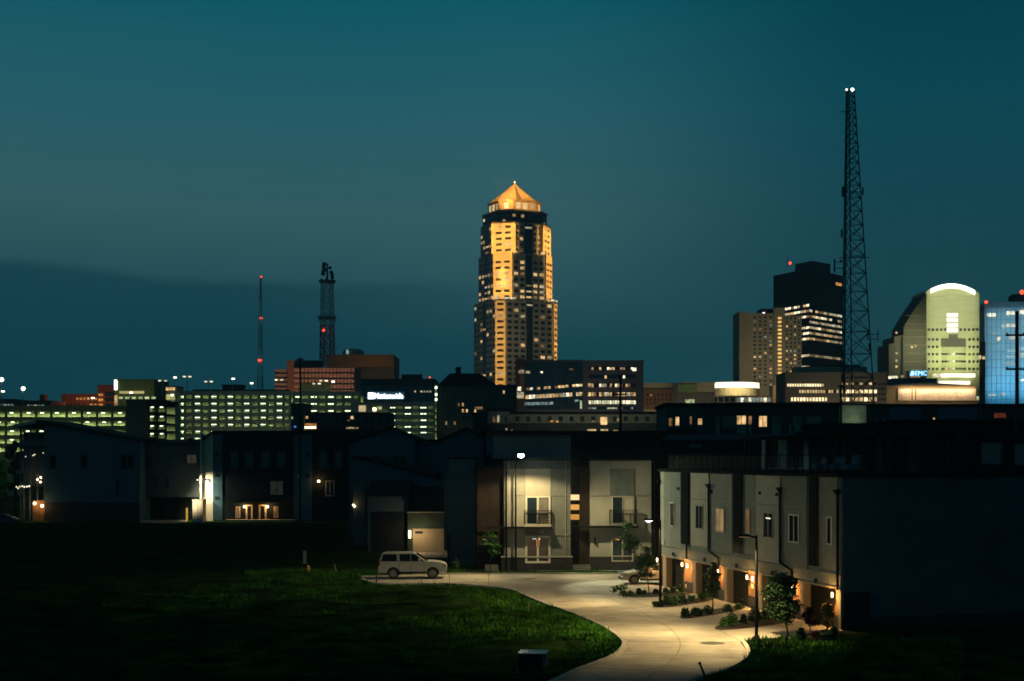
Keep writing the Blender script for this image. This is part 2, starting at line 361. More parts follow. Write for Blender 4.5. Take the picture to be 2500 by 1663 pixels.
# kerbs: left of the curve, and right of it
lk = smooth_path([gd(*p) for p in ROADPX], 2)
def arc(x0, x1, side):   # pick the run of road outline between two of its pixel corners
    i0 = ROADPX.index(x0)*4; i1 = ROADPX.index(x1)*4; return lk[i0:i1+2]
strip('kerb', arc((1250,1710), (880,1414), 0), .22, -.02, .13, M['conc'], closed=False, off=-.11)
strip('kerb', arc((1809,1566), (1560,1710), 0), .22, -.02, .13, M['conc'], closed=False, off=-.11)
strip('kerb', arc((868,1404), (1490,1402), 0), .20, -.02, .12, M['conc'], closed=False, off=-.1)
# pavement along the far kerb and the drives in front of the garages
pave = mat('pavement_concrete', (.36,.34,.29), .85, var=.12, scale=1.2, kind='ribs', k=.6)
PA = [gd(1255,1397), gd(1600,1396), gd(1600,1393), gd(1235,1393.5)]
sheet('pavement', PA, .03, pave)
sheet('path', [gd(1183,1402), gd(1240,1402), gd(1216,1394), gd(1186,1394)], .034, pave)
sheet('path', [gd(1397,1402), gd(1445,1402), gd(1443,1392), gd(1397,1392)], .038, pave)
# GARAGE ROW frame: far corner B, running towards the camera
RB = (10.85, 104.1); RROT = -74.87; RL = 27.3
def rl(x, y):  # row-local to world
    c, s = cos(R(RROT)), sin(R(RROT)); return (RB[0]+x*c-y*s, RB[1]+x*s+y*c)
drive_m = mat('drive_concrete', (.40,.36,.29), .85, var=.12, scale=.9)
edge_px = [(1483,1438),(1518,1458),(1589,1482),(1666,1510),(1738,1535),(1767,1545),(1809,1566)]
ep = [gd(*p) for p in edge_px]
nearend = rl(27.6, 0)
sheet('driveway', ep+[gd(1900,1559.5), gd(1995,1549), nearend, rl(0, 0), rl(-3, -1)], .020, drive_m)
# grass ------------------------------------------------------------
blade = mat('grass_blades', (.04,.13,.016), .8, var=.6, scale=.6, spec=.1)
def tufts(name, n, region, hmin, hmax, m, ok):
    b = MB()
    k = 0; tries = 0
    while k < n and tries < n*6:
        tries += 1
        px = rnd(region[0], region[2]); u = random.random(); py = region[1]+(region[3]-region[1])*u
        x, y = gd(px, py)
        if not ok(x, y): continue
        k += 1; h = rnd(hmin, hmax)*(2.2 if random.random() < .03 else 1)*(.55+.9*(.5+.5*sin(x*.8)*cos(y*.5+x*.3))); 
        for _ in range(3):
            a = rnd(0, 2*pi); w = rnd(.025, .05); lx, ly = rnd(-.09, .09), rnd(-.09, .09); ox, oy = rnd(-.1,.1), rnd(-.1,.1)
            i = len(b.v); b.v += [(x+ox-cos(a)*w, y+oy-sin(a)*w, 0.0), (x+ox+cos(a)*w, y+oy+sin(a)*w, 0.0), (x+ox+lx, y+oy+ly, h+.08)]; b.f.append((i, i+1, i+2)); b.mi.append(0)
    o = b.build(name, m); o['kind'] = 'stuff'; return o
def off_road(x, y): return not inside(ROAD, x, y) and near_road(x, y) > .28
# field left of the road: everything left of the curve
def left_field(x, y): return x < 5.2 and off_road(x, y) and (x < (y-62)*.0+8) and (gdx(x, y) < 1530)
def gdx(x, y): return CX+x*FOC/y
tufts('grass', 30000, (250,1428,1530,1660), .03, .15, blade, lambda x, y: off_road(x, y) and gdx(x, y) < 1535)
tufts('grass', 2500, (860,1398,1400,1402), .06, .14, blade, lambda x, y: off_road(x, y))
tufts('grass', 1400, (1255,1397.6,1600,1400.5), .05, .12, blade, lambda x, y: off_road(x, y))
tufts('grass', 3500, (600,1395,905,1430), .08, .25, blade, off_road)
DR = ep+[gd(1900,1560.5), gd(1995,1550), nearend]
tufts('grass', 5500, (1690,1562,2350,1660), .06, .2, blade, lambda x, y: off_road(x, y) and gdx(x, y) > 1690 and not inside(ep+[gd(1900,1559.5), gd(1995,1549), nearend, rl(0,0), rl(-3,-1)], x, y))
# manhole and drain marks
def manhole(px, py, r, label):
    x, y = gd(px, py); t = Thing('manhole_cover', label, 'manhole cover', x, y, .012, group='iron covers set in the road')
    t.part(MB().lathe([(r, 0), (r, .012), (r*.9, .018)], n=20), 'lid', M['steel']); t.part(MB().lathe([(r+.1, 0), (r+.1, .006)], n=20), 'ring', M['dconc'])
manhole(1739, 1571, .55, 'round iron manhole cover in the brightest part of the curved road')
manhole(1292, 1413, .45, 'round iron manhole cover on the far street near the tall lamp post')
# ================================================================== GARAGE TOWNHOUSE ROW (right)
row = Thing('townhouse_row', 'long stucco townhouse row with five dark garage doors and amber wall lamps', 'townhouses', RB[0], RB[1], 0, RROT)
row.w = RL; row.dep = 16; F = row.F
HT = 8.35
b = MB(); b.box(0, RL, 0, 16, 2.25, HT); b.box(.3, RL-.01, .55, 15.99, 0, 2.25); row.part(b, 'wall', M['grey'])
row.part(MB().box(RL-.3, RL, 0, 16, 0, 2.25), 'end_wall_base', M['grey'])
endm = mat('end_shade_siding', (.065,.10,.12), .9, var=.1, scale=.5, kind='siding', k=5, bump=.3, spec=.05)  # darkened tone paints the end wall's lack of lamp light
row.part(MB().box(RL+.003, RL+.03, .12, 15.9, .6, HT-.02), 'end_shade_siding', endm)
row.part(MB().box(-.15, RL+.15, -.18, 16.1, HT, HT+.22), 'parapet', M['dark'])
# pale and dark cladding panels
for k, (x0, x1, y0, y1, m) in enumerate([(1614,1622,1152,1376,'stucco'), (1622,1663,1152,1224,'stucco'), (1622,1663,1226,1322,'grey'), (1686,1732,1155,1334,'stucco'), (1736,1789,1158,1349,'slate'),
        (1816,1846,1160,1354,'slate'), (1847,1906,1162,1372,'stucco'), (1912,1972,1165,1384,'slate'), (2002,2047,1167,1390,'grey'), (1614,2050,1337,1352,None)]):
    if m is None: continue
    a0, a1, z0, z1 = row.rect(F, x0, y0, x1, y1); z1 = HT-.02; z0 = max(z0, 3.0)
    MB().fbox(F, a0, a1, z0, z1, -.05, .04+.004*k).build('panel', M[m] if m != 'slate' else mat('slate_panel', (.14,.165,.15), .85, var=.08), row.o)
for (x0, x1, y1) in ((1664,1684,1328), (1791,1815,1350), (1974,2000,1381)):   # dark projecting bays
    a0, a1, z0, _ = row.rect(F, x0, y1, x1, y1); MB().fbox(F, a0+.35, a1, z0, HT-.01, -.05, .18).build('bay', M['dark'], row.o)
a0 = row.pa(F, 1614, 1337)[0]
for z in (3.02, 6.55):
    MB().fbox(F, 0, RL, z-.03, z+.03, -.05, .075).build('joint_trim', M['grey'], row.o)
def nwin(T, face, rc, gm, fm, mull=1, sill=None, name='window', fw=.07, d=.07, px=True):
    a0, a1, z0, z1 = T.rect(face, *rc) if px else rc
    w = MB(); w.fbox(face, a0-fw, a1+fw, z1, z1+fw, -.05, d); w.fbox(face, a0-fw, a1+fw, z0-fw, z0, -.05, d)
    w.fbox(face, a0-fw, a0, z0, z1, -.05, d); w.fbox(face, a1, a1+fw, z0, z1, -.05, d)
    for k in range(mull):
        c = a0+(a1-a0)*(k+1)/(mull+1); w.fbox(face, c-fw/2, c+fw/2, z0, z1, -.05, d-.01)
    if sill is not None: zz = z0+(z1-z0)*sill; w.fbox(face, a0, a1, zz-fw/2, zz+fw/2, -.05, d-.014)
    fr = w.build(name, fm, T.o); MB().fbox(face, a0, a1, z0, z1, -.05, d*.45 if d != .11 else .09).build('pane', gm, fr); return fr
for x0, y0, x1, y1, g, mu in ((1639,1229,1648,1283,'dglass',0), (1702,1236,1717,1290,'bglass',1), (1751,1243,1770,1297,'CURT',1), (1824,1244,1833,1300,'CURT2',0), (1868,1254,1889,1311,'bglass',1), (1930,1259,1952,1322,'dglass',1), (2023,1265,2032,1327,'dglass',0)):
    gm = {'CURT': emis('lit_curtain', (.85,.52,.22), .32, var=.35, scale=1.3), 'CURT2': emis('lit_curtain', (.75,.42,.14), .13, var=.3, scale=1)}.get(g) or M[g]
    nwin(row, F, (x0, y0, x1, y1), gm, M['stucco'] if g != 'dglass' else M['white'], mu, d=.11)
# chandelier glint seen through one window
c = row.rect(F, 1874, 1264, 1886, 1267); ch = MB()
for k in range(3): ch.fbox(F, c[0]+k*(c[1]-c[0])/3, c[0]+(k+.5)*(c[1]-c[0])/3, c[2], c[3], .09, .12)
ch.build('chandelier_glow', M['L_white'], row.o)
# downspouts with leader heads
for (px, yt, ym, px2, yb) in ((1612,1172,1360,1612,1362), (1680,1328,1345,1680,1364), (1733.5,1182,1345,1758,1383), (1908,1190,1373,1937,1418), (2049,1196,1437,2049,1440)):
    a, z0 = row.pa(F, px, yt); zm = row.pa(F, px, ym)[1]; a2, zb = row.pa(F, px2, yb); dd = -.12
    s = MB(); s.tube((a, dd, z0), (a, dd, zm), .065); s.tube((a, dd, zm), (a2, dd, zm-.35 if px2 != px else zm-.01), .065)
    s.tube((a2, dd, zm-.35 if px2 != px else zm), (a2, dd, zb), .065)
    if yt < 1300: s.hexa([(a-.1,-.2,z0-.25),(a+.1,-.2,z0-.25),(a+.1,0,z0-.25),(a-.1,0,z0-.25),(a-.25,-.3,z0),(a+.25,-.3,z0),(a+.25,0,z0),(a-.25,0,z0)])
    s.build('downspout', M['black'], row.o)
# garages
gar = [(1628,1668), (1701,1752), (1776,1823), (1861,1932), (1963,2034)]
wd = [(1601,1612), (1668,1693), (1753,1769), (1825,1852), (1934,1956), (2036,2052)]
pier = [(1619,1627), (1693,1700), (1769,1776), (1853,1861), (1956,1963)]
for x0, x1 in gar:
    a0 = row.pa(F, x0, 1400)[0]; a1 = row.pa(F, x1, 1400)[0]
    g = MB().fbox(F, a0, a1, .02, 2.2, -.55, -.42)
    for k in range(1, 4): g.fbox(F, a0+.02, a1-.02, .02+k*.55-.01, .02+k*.55+.01, -.43, -.405)
    go = g.build('garage_door', M['gdoor'], row.o)
    MB().fbox(F, (a0+a1)/2-.15, (a0+a1)/2+.15, .3, .34, -.42, -.37).build('handle', M['steel'], go)
lampm = M['G_warm']
for k, (x0, x1) in enumerate(wd):
    a0 = row.pa(F, x0, 1400)[0] if k else -.32; a1 = row.pa(F, x1, 1400)[0]; a1 = min(a1, RL-.32)
    MB().fbox(F, a0, a1, .75, 2.24, -.6, -.06).build('wood_panel', M['wood'], row.o)
    MB().fbox(F, a0, a1, 0, .75, -.6, -.03).build('brick_base', M['dbrick'], row.o)
for x0, x1 in pier:
    a0 = row.pa(F, x0, 1400)[0]; a1 = row.pa(F, x1, 1400)[0]
    MB().fbox(F, a0, a1, 0, 2.24, -.6, .02).build('pier', M['beige'], row.o)
MB().fbox(F, 0, RL, 2.2, 2.32, -.05, .05).build('lintel', M['beige'], row.o)
LAMPS = [(1608.5,1367), (1669.5,1378), (1682,1381), (1757,1395), (1828.4,1409), (1842,1412.5), (1940,1431.5), (2037,1452)]
for px, py in LAMPS:
    a, z = row.pa(F, px, py); z = min(z, 1.95); a = min(a, RL-.45)
    s = MB(); s.box(a-.06, a+.06, -.20, -.06, z+.13, z+.17); s.box(a-.05, a+.05, -.09, -.055, z-.15, z+.13); s.box(a-.06, a+.06, -.20, -.07, z-.17, z-.14)
    so = s.build('wall_lamp', M['black'], row.o)
    MB().lathe([(.045, -.135), (.045, .125)], (a, -.135, z), 10).build('lamp_glass', M['G_warm'], so)
    light('SPOT', 'wall_lamp_light', (a, -.34, z+.05), 130, WARM, row.o, aim=(a, .25, z-1.3), size=.04, cone=125, blend=.8)
    light('POINT', 'wall_lamp_light', (a, -.30, z), 110 if px > 2000 else 48, WARM, row.o, size=.05)
for px, py in ((1645,1353), (1721,1366), (1799,1381), (1887,1399), (1993,1418)):       # small soffit fittings / house number plates
    a, z = row.pa(F, px, py); MB().fbox(F, a-.1, a+.1, z-.12, z+.12, 0, .1).build('vent_cap', M['dark'], row.o)
for px, py in ((1658,1193), (1739,1200), (1858,1204), (1900,1207)):
    a, z = row.pa(F, px, py); MB().fbox(F, a-.09, a+.09, z-.09, z+.09, 0, .16).build('camera_bracket', M['dark'], row.o)
for px, py in ((1674,1439), (1836,1440)):
    a, z = row.pa(F, px, py-8); MB().fbox(F, a-.1, a+.1, z-.12, z+.12, -.06, .0).build('number_plate', M['stucco2'], row.o)
# roof deck railing with horizontal cables
a0 = row.pa(F, 1632, 1140)[0]; a1 = row.pa(F, 1975, 1140)[0]; n = 24
a0 = .8; a1 = RL-2.2; y = .35; zr = HT+.2
ro = MB().box(a0, a1, y-.04, y+.04, zr+1.0, zr+1.05).build('handrail', M['dark'], row.o)
for i in range(n+1): x = a0+(a1-a0)*i/n; MB().box(x-.025, x+.025, y-.025, y+.025, zr, zr+1.0).build('rail_post', M['black'], ro)
s = MB()
for k in range(6): s.box(a0, a1, y-.012, y+.012, zr+.1+k*.155, zr+.125+k*.155)
s.build('cable', mat('cable_steel', (.16,.16,.15), .8, spec=.05), ro)
# top floor set back from the deck, roof canopies on posts
def pent(x0, x1, y0, zt, m): MB().box(x0, x1, y0, 15.6, HT+.2, zt-.25).build('top_floor_wall', m, row.o); MB().box(x0-.3, x1+.3, y0-1.6, 15.9, zt-.25, zt).build('top_floor_roof', M['dark'], row.o)
M['dull'] = mat('dull_glass', (.01,.015,.02), .6, spec=.1)
pent(1.0, 8.5, 7.6, 10.9, M['navy']); pent(9.3, 16.5, 8.0, 11.15, M['dark']); pent(17.2, 26.6, 7.8, 10.95, M['dark'])
for x in (1.2, 4.8, 8.4, 9.5, 13, 16.4, 17.4, 22, 26.5):
    MB().box(x-.08, x+.08, 6.15, 6.31, HT+.2, 10.65).build('post', M['dark'], row.o)
for x0, x1 in ((2, 3.6), (5.4, 7.6), (10.2, 12.2), (13.6, 15.6), (18.2, 20.6), (22.8, 25)):
    nwin(row, (0, 7.6 if x0 < 9 else (8.0 if x0 < 17 else 7.8), 1, 0), (x0, x1, HT+.4, HT+2.2), M['dull'], M['dark'], 1, px=False)
E2 = (26.6, 0, 0, 1)
nwin(row, E2, (2397,1083,2443,1131), M['bglass'], M['slate'], 0); nwin(row, E2, (2478,1086,2524,1134), M['bglass'], M['slate'], 0)
for x0, w, h in ((20.5, .7, .8), (22.5, 1.1, .9), (24.3, .9, 1.0)):   # covered deck furniture
    t = Thing('patio_chair', {20.5:'covered patio chair on the dark roof deck, low one beside the railing end', 22.5:'wide covered patio seat in the middle of the dark roof deck group', 24.3:'tall covered patio chair at the near corner of the roof deck'}[x0], 'chair', *rl(x0, 2.2), HT+.22, RROT, 'covered patio seats on the roof deck')
    t.part(MB().box(-w/2, w/2, -.4, .4, .15, .48), 'seat', M['navy'], bevel=.05); t.part(MB().prism_yz([(.25,.45),(.42,.45),(.5,h),(.36,h)], -w/2, w/2), 'backrest', M['navy'], bevel=.03)
    for sx in (-1, 1):
        for sy in (-.35, .35): t.part(MB().box(sx*(w/2-.06)-.03, sx*(w/2-.06)+.03, sy-.03, sy+.03, 0, .15), 'leg', M['black'])
# end wall details: meter cabinet & utility boxes, dim
ER = (RL, 0, 0, 1)
row.fb('meter_cabinet', ER, 2060, 1446, 2118, 1560, 0, .25, M['dark'])
row.fb('brick_base', ER, 2056, 1500, 2600, 1560, 0, .06, M['dbrick'])

# ================================================================== CENTRE TOWNHOUSES
def ledger(T, y0, y1, x0, x1, d, m, name='canopy'): T.fb(name, T.F, x0, y0, x1, y1, 0, d, m)
def railing(T, x0, x1, y0, y1, n=9):
    a0, a1, z0, z1 = T.rect(T.F, x0, y0, x1, y1); d = .34
    s = MB(); s.fbox(T.F, a0, a1, z1-.03, z1+.02, d-.03, d+.03)
    for k in range(n): z = z0+.08+(z1-z0-.1)*k/n; s.fbox(T.F, a0, a1, z, z+.035, d-.012, d+.012)
    for a in (a0, (a0+a1)/2, a1): s.fbox(T.F, a-.025, a+.025, z0, z1, d-.025, d+.025)
    for a in (a0, a1):
        for k in range(n+1): z = z0+.08+(z1-z0-.1)*k/n; s.fbox(T.F, a-.012, a+.012, z, z+.035, 0, d)
    return s.build('balcony_railing', M['black'], T.o)
def steps(T, x0, x1, y, n=3, w=.5):
    a0, a1, z0, z1 = T.rect(T.F, x0, 1390, x1, 1390)
    for k in range(n): MB().fbox(T.F, a0-.0, a1, 0, .17*(n-k), 0, w*(k+1)*.6).build('step', M['dconc'], T.o)
YC = 117.4
th = Thing('townhouse', 'townhouse with a tall pale panel and a chandelier glowing in its ground-floor window', 'townhouse', wp(1231, YC), YC, 0, 1.5, 'pale townhouses across the street')
T = th; T.w = T.pa(T.F, 1393, 1300)[0]; zt = wz(1125, YC)
MB().box(0, T.w, 0, 11, 0, zt).build('wall', M['grey'], T.o); MB().box(-.1, T.w+.1, -.1, 11.1, zt, zt+.15).build('coping', M['dark'], T.o)
MB().box(-.9, T.w+.2, 2.6, 10.9, zt+.15, wz(1063, YC+2.6)).build('top_floor', M['navy'], T.o); MB().box(-1.3, T.w+.6, 2.0, 11.3, wz(1063, YC+2.6), wz(1054, YC+2.6)).build('roof', M['roof'], T.o)
T.fb('panel', T.F, 1282, 1145, 1344, 1211, 0, .07, M['stucco2']); T.fb('panel', T.F, 1243, 1145, 1281, 1358, 0, .035, M['stucco']); T.fb('panel', T.F, 1232.5, 1126, 1241, 1358, 0, .03, M['stucco'])
T.fb('band', T.F, 1232, 1126, 1392, 1145, 0, .05, mat('shade_band', (.07,.10,.10), .85))  # dark tone paints the shade above the street lamp's cutoff
for x in (1242, 1381): T.fb('trim', T.F, x-.8, 1125, x+.8, 1358, 0, .09, M['stucco'])
for y in (1209.5, 1306.5): T.fb('trim', T.F, 1232, y-.5, 1392, y+.5, 0, .085, M['stucco'])
CREAM = mat('cream_frame', (.75,.70,.55), .6, var=.04)
nwin(T, T.F, (1287,1215,1339,1277), M['bglass'], CREAM, 1, None, fw=.16, d=.14)
T.fb('blind', T.F, 1315, 1216, 1337, 1276, .0, .08, mat('blind', (.22,.20,.16), .8))
T.fb('balcony_slab', T.F, 1280, 1280, 1345, 1286, 0, .42, M['stucco2']); railing(T, 1279.5, 1346.5, 1246, 1280)
T.fb('canopy', T.F, 1188, 1285.5, 1347, 1289, -.02, .95, M['black'])
wr = nwin(T, T.F, (1287,1313,1339,1370), emis('lit_room', (.35,.22,.12), .10, var=.5, scale=1.2), CREAM, 1, .17, fw=.16, d=.12)
c = T.rect(T.F, 1308, 1316, 1318, 1334); am = (c[0]+c[1])/2
s = MB(); s.fbox(T.F, am-.1, am+.1, c[2], c[3], .05, .08); s.build('chandelier_glow', emis('lit_chandelier', (1,.45,.1), 1.5, var=.5, scale=3), wr)
s = MB()
for k in range(4): s.fbox(T.F, c[0]-.25+k*.17, c[0]-.17+k*.17, c[3]-.03, c[3]+.05, .05, .085)
s.build('bulb', M['L_white'], wr)
T.fb('brick_base', T.F, 1224, 1360.5, 1397, 1400, -.2, .10, M['dbrick']); T.fb('base_cap', T.F, 1223, 1358, 1398, 1361, -.2, .16, M['stucco'])
a, z = T.pa(T.F, 1236, 1145); MB().tube((a, -.16, .1), (a, -.16, z), .07).build('downspout', M['black'], T.o)
a = T.pa(T.F, 1262, 1145)[0]
# left recessed entry with brick column
aL0, aL1 = T.pa(T.F, 1165, 1300)[0], T.pa(T.F, 1231, 1300)[0]
MB().box(aL0, -.01, 1.2, 10.9, 0, zt-.5).build('entry_wall', M['brick'], T.o); 
T.fb('brick_column', T.F, 1165, 1146, 1218, 1300, -1.3, -.9, M['brick'])
MB().box(T.pa(T.F,1192,1300)[0], T.pa(T.F,1212,1300)[0], 1.1, 1.25, .55, 2.7).build('door', M['dark'], T.o)
steps(T, 1184, 1216, 0)
# right entry bay between the two houses: lit stair windows, door
a1 = T.w; a2 = T.pa(T.F, 1441, 1300)[0]
MB().box(a1+.01, a2-.01, 1.0, 10.9, 0, wz(1130, YC)).build('stair_wall', M['dark'], T.o)
MB().box(T.pa(T.F,1416,1300)[0], a2-.02, .35, 1.05, 0, wz(1145, YC)).build('brick_pier', M['brick'], T.o)
G = (0, 1.0, 1, 0)
for k, (y0, y1) in enumerate(((1208,1221), (1232,1245), (1256,1269))):
    T.fb('stair_window', (0, .8, 1, 0), 1392, y0, 1421, y1, -.18, 0, emis('lit_stair', [(1,.66,.32), (1,.47,.1), (1,.45,.09)][k], [.95,.7,.72][k], var=.12, scale=.4))
T.fb('door', (0, .9, 1, 0), 1396, 1312, 1419, 1380, -.08, .02, M['dark']); T.fb('door_frame', (0, .9, 1, 0), 1419.5, 1316, 1423, 1378, -.08, .05, M['white'])
steps(T, 1399, 1441, 0)
# right house
Y2 = 117.6
T = Thing('townhouse', 'stucco townhouse right of the orange stair windows with a cream blind behind its balcony', 'townhouse', wp(1441, Y2), Y2, 0, 1.5, 'pale townhouses across the street')
T.w = T.pa(T.F, 1590, 1300)[0]; zt = wz(1125, Y2)
MB().box(0, T.w, 0, 11, 0, zt).build('wall', M['stucco'], T.o); MB().box(-.1, T.w+.1, -.1, 11.1, zt, zt+.15).build('coping', M['dark'], T.o)
MB().box(-1.5, T.w+1.2, 2.6, 10.9, zt+.15, wz(1068, Y2+2.6)).build('top_floor', M['dark'], T.o); MB().box(-1.2, T.w+1.6, 2.0, 11.3, wz(1068, Y2+2.6), wz(1060, Y2+2.6)).build('roof', M['roof'], T.o)
T.fb('panel', T.F, 1489, 1144, 1548, 1211, 0, .05, mat('grey_panel', (.17,.19,.17), .9))
T.fb('trim', T.F, 1442, 1210, 1590, 1211, 0, .06, M['grey'])
nwin(T, T.F, (1496,1214,1545,1277), M['bglass'], M['stucco2'], 1, None, fw=.09, d=.1)
T.fb('blind', T.F, 1522, 1214, 1544.5, 1277, 0, .05, emis('lit_blind', (.8,.55,.28), .10, var=.1, base=(.5,.45,.35)))
T.fb('balcony_slab', T.F, 1487, 1279, 1553, 1283, 0, .42, M['grey']); railing(T, 1487.5, 1553, 1245, 1279)
T.fb('canopy', T.F, 1397, 1283.5, 1557, 1288, -.02, .75, M['black'])
nwin(T, T.F, (1496,1314,1543,1368), M['bglass'], M['stucco2'], 1, .18, fw=.11, d=.1)
T.fb('brick_base', T.F, 1440.5, 1359, 1592, 1400, -.2, .09, M['dbrick'])
T.fb('wall_lamp', T.F, 1450, 1312, 1454, 1329, 0, .15, M['black'])
# dark wing right of it
T = Thing('townhouse', 'narrow dark slate townhouse wing in shadow between the stucco house and the garage row', 'townhouse', wp(1592, 121), 121, 0, 1.5, 'pale townhouses across the street')
T.w = 4.5; T.part(MB().box(0, 4.5, 0, 9, 0, wz(1117, 121)), 'wall', M['dark']); T.part(MB().box(-.2, 4.7, -.2, 9.2, wz(1117, 121), wz(1113, 121)), 'roof', M['roof'])
T.fb('downspout', T.F, 1596, 1125, 1598, 1380, 0, .1, M['slate'])

# ================================================================== STREET LAMPS
def street_lamp(label, px, pyb, h, arm, power, aim, cone=130, glow='G_white', r=.09, head=(.28,.12), rotz=0.0, lens=True):
    x, y = gd(px, pyb)
    t = Thing('street_lamp', label, 'street lamp', x, y, 0, rotz, 'black street lamps along the road')
    t.part(MB().lathe([(r*2.4, 0), (r*2.4, .12), (r*1.5, .3), (r*1.2, .34)], n=12), 'base', M['black'])
    t.part(MB().tube((0,0,.3), (0,0,h), r, r*.65, 12), 'pole', M['black'])
    L = abs(arm); sg = 1 if arm > 0 else -1
    t.part(MB().tube((0,0,h-.12), (sg*(L-head[0]), 0, h-.02), .045, .04, 8), 'arm', M['black'])
    hd = t.part(MB().box(sg*(L-head[0]), sg*(L+head[0]), -.17, .17, h-.06, h+.06), 'lamp_head', M['black'], bevel=.03)
    MB().box(sg*(L-head[0]*.8), sg*(L+head[0]*.8), -.12, .12, h-.085, h-.055).build('lens', M[glow], hd)
    if lens: pass
    light('SPOT', 'lamp_light', (sg*L, 0, h-.22), power, SOD, t.o, aim=aim, size=.12, cone=cone, blend=.45)
    return t
xA, yA = gd(1259, 1398)
A = Thing('street_lamp', 'tall black street lamp with its bright lens above the pale townhouse across the street', 'street lamp', xA, yA, 0, 0, 'black street lamps along the road')
A.part(MB().lathe([(.22, 0), (.22, .12), (.14, .3), (.11, .34)], n=12), 'base', M['black']); A.part(MB().tube((0,0,.3), (0,0,8.75), .095, .06, 12), 'pole', M['black'])
ax, ay, az = wp(1272, yA-2.2)-xA, -2.2, 9.55
am_ = MB(); pr_ = (0,0,8.7)
for k in range(1, 7): f = k/6; p_ = (ax*f, ay*f, 8.7+.85*sin(f*pi/2)); am_.tube(pr_, p_, .045, .04, 8); pr_ = p_
A.part(am_, 'arm', M['black']); hA = A.part(MB().box(ax-.16, ax+.16, ay-.5, ay+.15, az+.02, az+.16), 'lamp_head', M['black'], bevel=.03)
MB().sphere((ax, ay-.3, az-.02), .25, 10, .7).build('lamp_globe', emis('glow_lamp', (1,.95,.78), 45, var=0), hA)
light('SPOT', 'lamp_light', (ax, ay-.2, az-.25), 2300, (1,.8,.42), A.o, aim=(ax, ay-.6, 0), size=.12, cone=150, blend=.25)
light('SPOT', 'lamp_light', (ax, ay-.2, az-.25), 4800, (.95,.84,.48), A.o, aim=(ax+14, ay-2.4, 1.0), size=.12, cone=95, blend=.7)
light('SPOT', 'lamp_light', (ax, ay-.2, az-.25), 3400, SOD, A.o, aim=(ax-9, ay-3.5, 0), size=.12, cone=80, blend=.7)
light('SPOT', 'lamp_light', (ax, ay-.2, az-.25), 10000, (.86,.88,.56), A.o, aim=(ax+15.5, ay-18, -1.2), size=.12, cone=58, blend=.4)
B1 = street_lamp('shorter black street lamp with glowing lens against the far end of the garage row', 1612, 1482, 5.5, -.72, 1500, (-1.6, -1.3, 0), 150, rotz=0)
MB().sphere((-.75, -.1, 5.4), .13, 8, .5).build('lamp_globe', M['G_white'], B1.o)
light('SPOT', 'lamp_light', (-.75, -.1, 5.2), 3400, SOD, B1.o, aim=(-8, 4, 0), size=.12, cone=80, blend=.8)
B2 = street_lamp('nearest black street lamp, its arm reaching left over the bright curve', 1847, 1567, 5.45, -.65, 4200, (-2.0, -.2, 0), 128, glow='L_dim')
light('SPOT', 'lamp_light', (-.65, 0, 5.2), 5200, SOD, B2.o, aim=(-8, 7, 0), size=.12, cone=72, blend=.8)
light('SPOT', 'lamp_light', (-.65, 0, 5.2), 110, (1,.78,.42), B2.o, aim=(2, 6, 3.5), size=.12, cone=110, blend=.8)
# ================================================================== LEFT TOWNHOUSE BLOCKS
YL = 205.0
# block A: dark gable end
T = Thing('townhouse_block', 'navy townhouse block at far left with sloping roof and porch lamps on its corner', 'townhouses', wp(110, YL), YL, 0, 0, 'dark townhouse blocks beyond the field')
T.w = T.pa(T.F, 342, 1200)[0]; zl = wz(1036, YL); zr_ = wz(1079, YL)
T.part(MB().prism_xz([(0,0),(T.w,0),(T.w,zr_),(0,zl)], 0, 16), 'wall', M['navy'])
T.part(MB().prism_xz([(-1.2,zl+.15),(T.w+.3,zr_-.05),(T.w+.3,zr_+.4),(-1.2,zl+.65)], -.4, 16.4), 'roof', M['roof'])
T.part(MB().prism_xz([(-4.9,zl-.55),(-1.0,zl+.2),(-1.0,zl+.65),(-4.9,zl-.15)], -.4, 16.4), 'roof', M['conc'])
T.part(MB().box(.02, T.w-.02, -.08, .02, 0, wz(1227, YL)), 'brick_base', M['dbrick'])
for x0, x1 in ((122,136), (198,212), (296,309.5), (312,325.5)): nwin(T, T.F, (x0,1112,x1,1144), M['dull'], M['slate'], 0, .22)
nwin(T, T.F, (282,1172,292,1208), M['dglass'], M['navy'], 0)
# porch side
T.part(MB().box(-3.6, -.01, 1.8, 15.9, 0, zl-1.1), 'side_wall', M['slate'])
for px in (50, 57.5, 73, 91, 108): T.fb('post', T.F, px-1.4, 1042, px+1.4, 1274, -.3, -.02, M['slate'])
for yy in (1190, 1092, 1062): T.part(MB().box(-3.7, -.02, .05, 1.8, wz(yy, YL)-.12, wz(yy, YL)+.12), 'balcony_floor', M['dark'])
T.part(MB().box(-3.7, -.02, .0, .05, wz(1080, YL)-.6, wz(1080, YL)+.35), 'balcony_panel', M['slate'])
for px, py in ((62,1115), (80,1112), (84,1110), (105,1106), (91,1171), (99,1166), (98,1177)):
    a, z = T.pa(T.F, px, py); s = T.part(MB().sphere((a, .1, z), .13 if py > 1150 else .09, 6), 'porch_lamp', M['G_warm' if py > 1150 else 'L_white'])
a, z = T.pa(T.F, 91, 1171); light('POINT', 'porch_light', (a, -.25, z), 18, (1,.5,.16), T.o, size=.15)
for px, py in ((87,1229), (105,1235)):
    a, z = T.pa(T.F, px, py); T.part(MB().sphere((a, -.42, z), .2, 8), 'porch_lamp', M['G_warm']); light('POINT', 'porch_light', (a, -.65, z), 60, WARM, T.o, size=.15)
T.fb('entry_wall', T.F, 80, 1222, 109, 1274, -.12, .06, M['wood'])
s = MB(); pts = [(42,1189),(46,1192),(50,1188),(56,1187),(61,1189),(67,1188),(73,1187)]
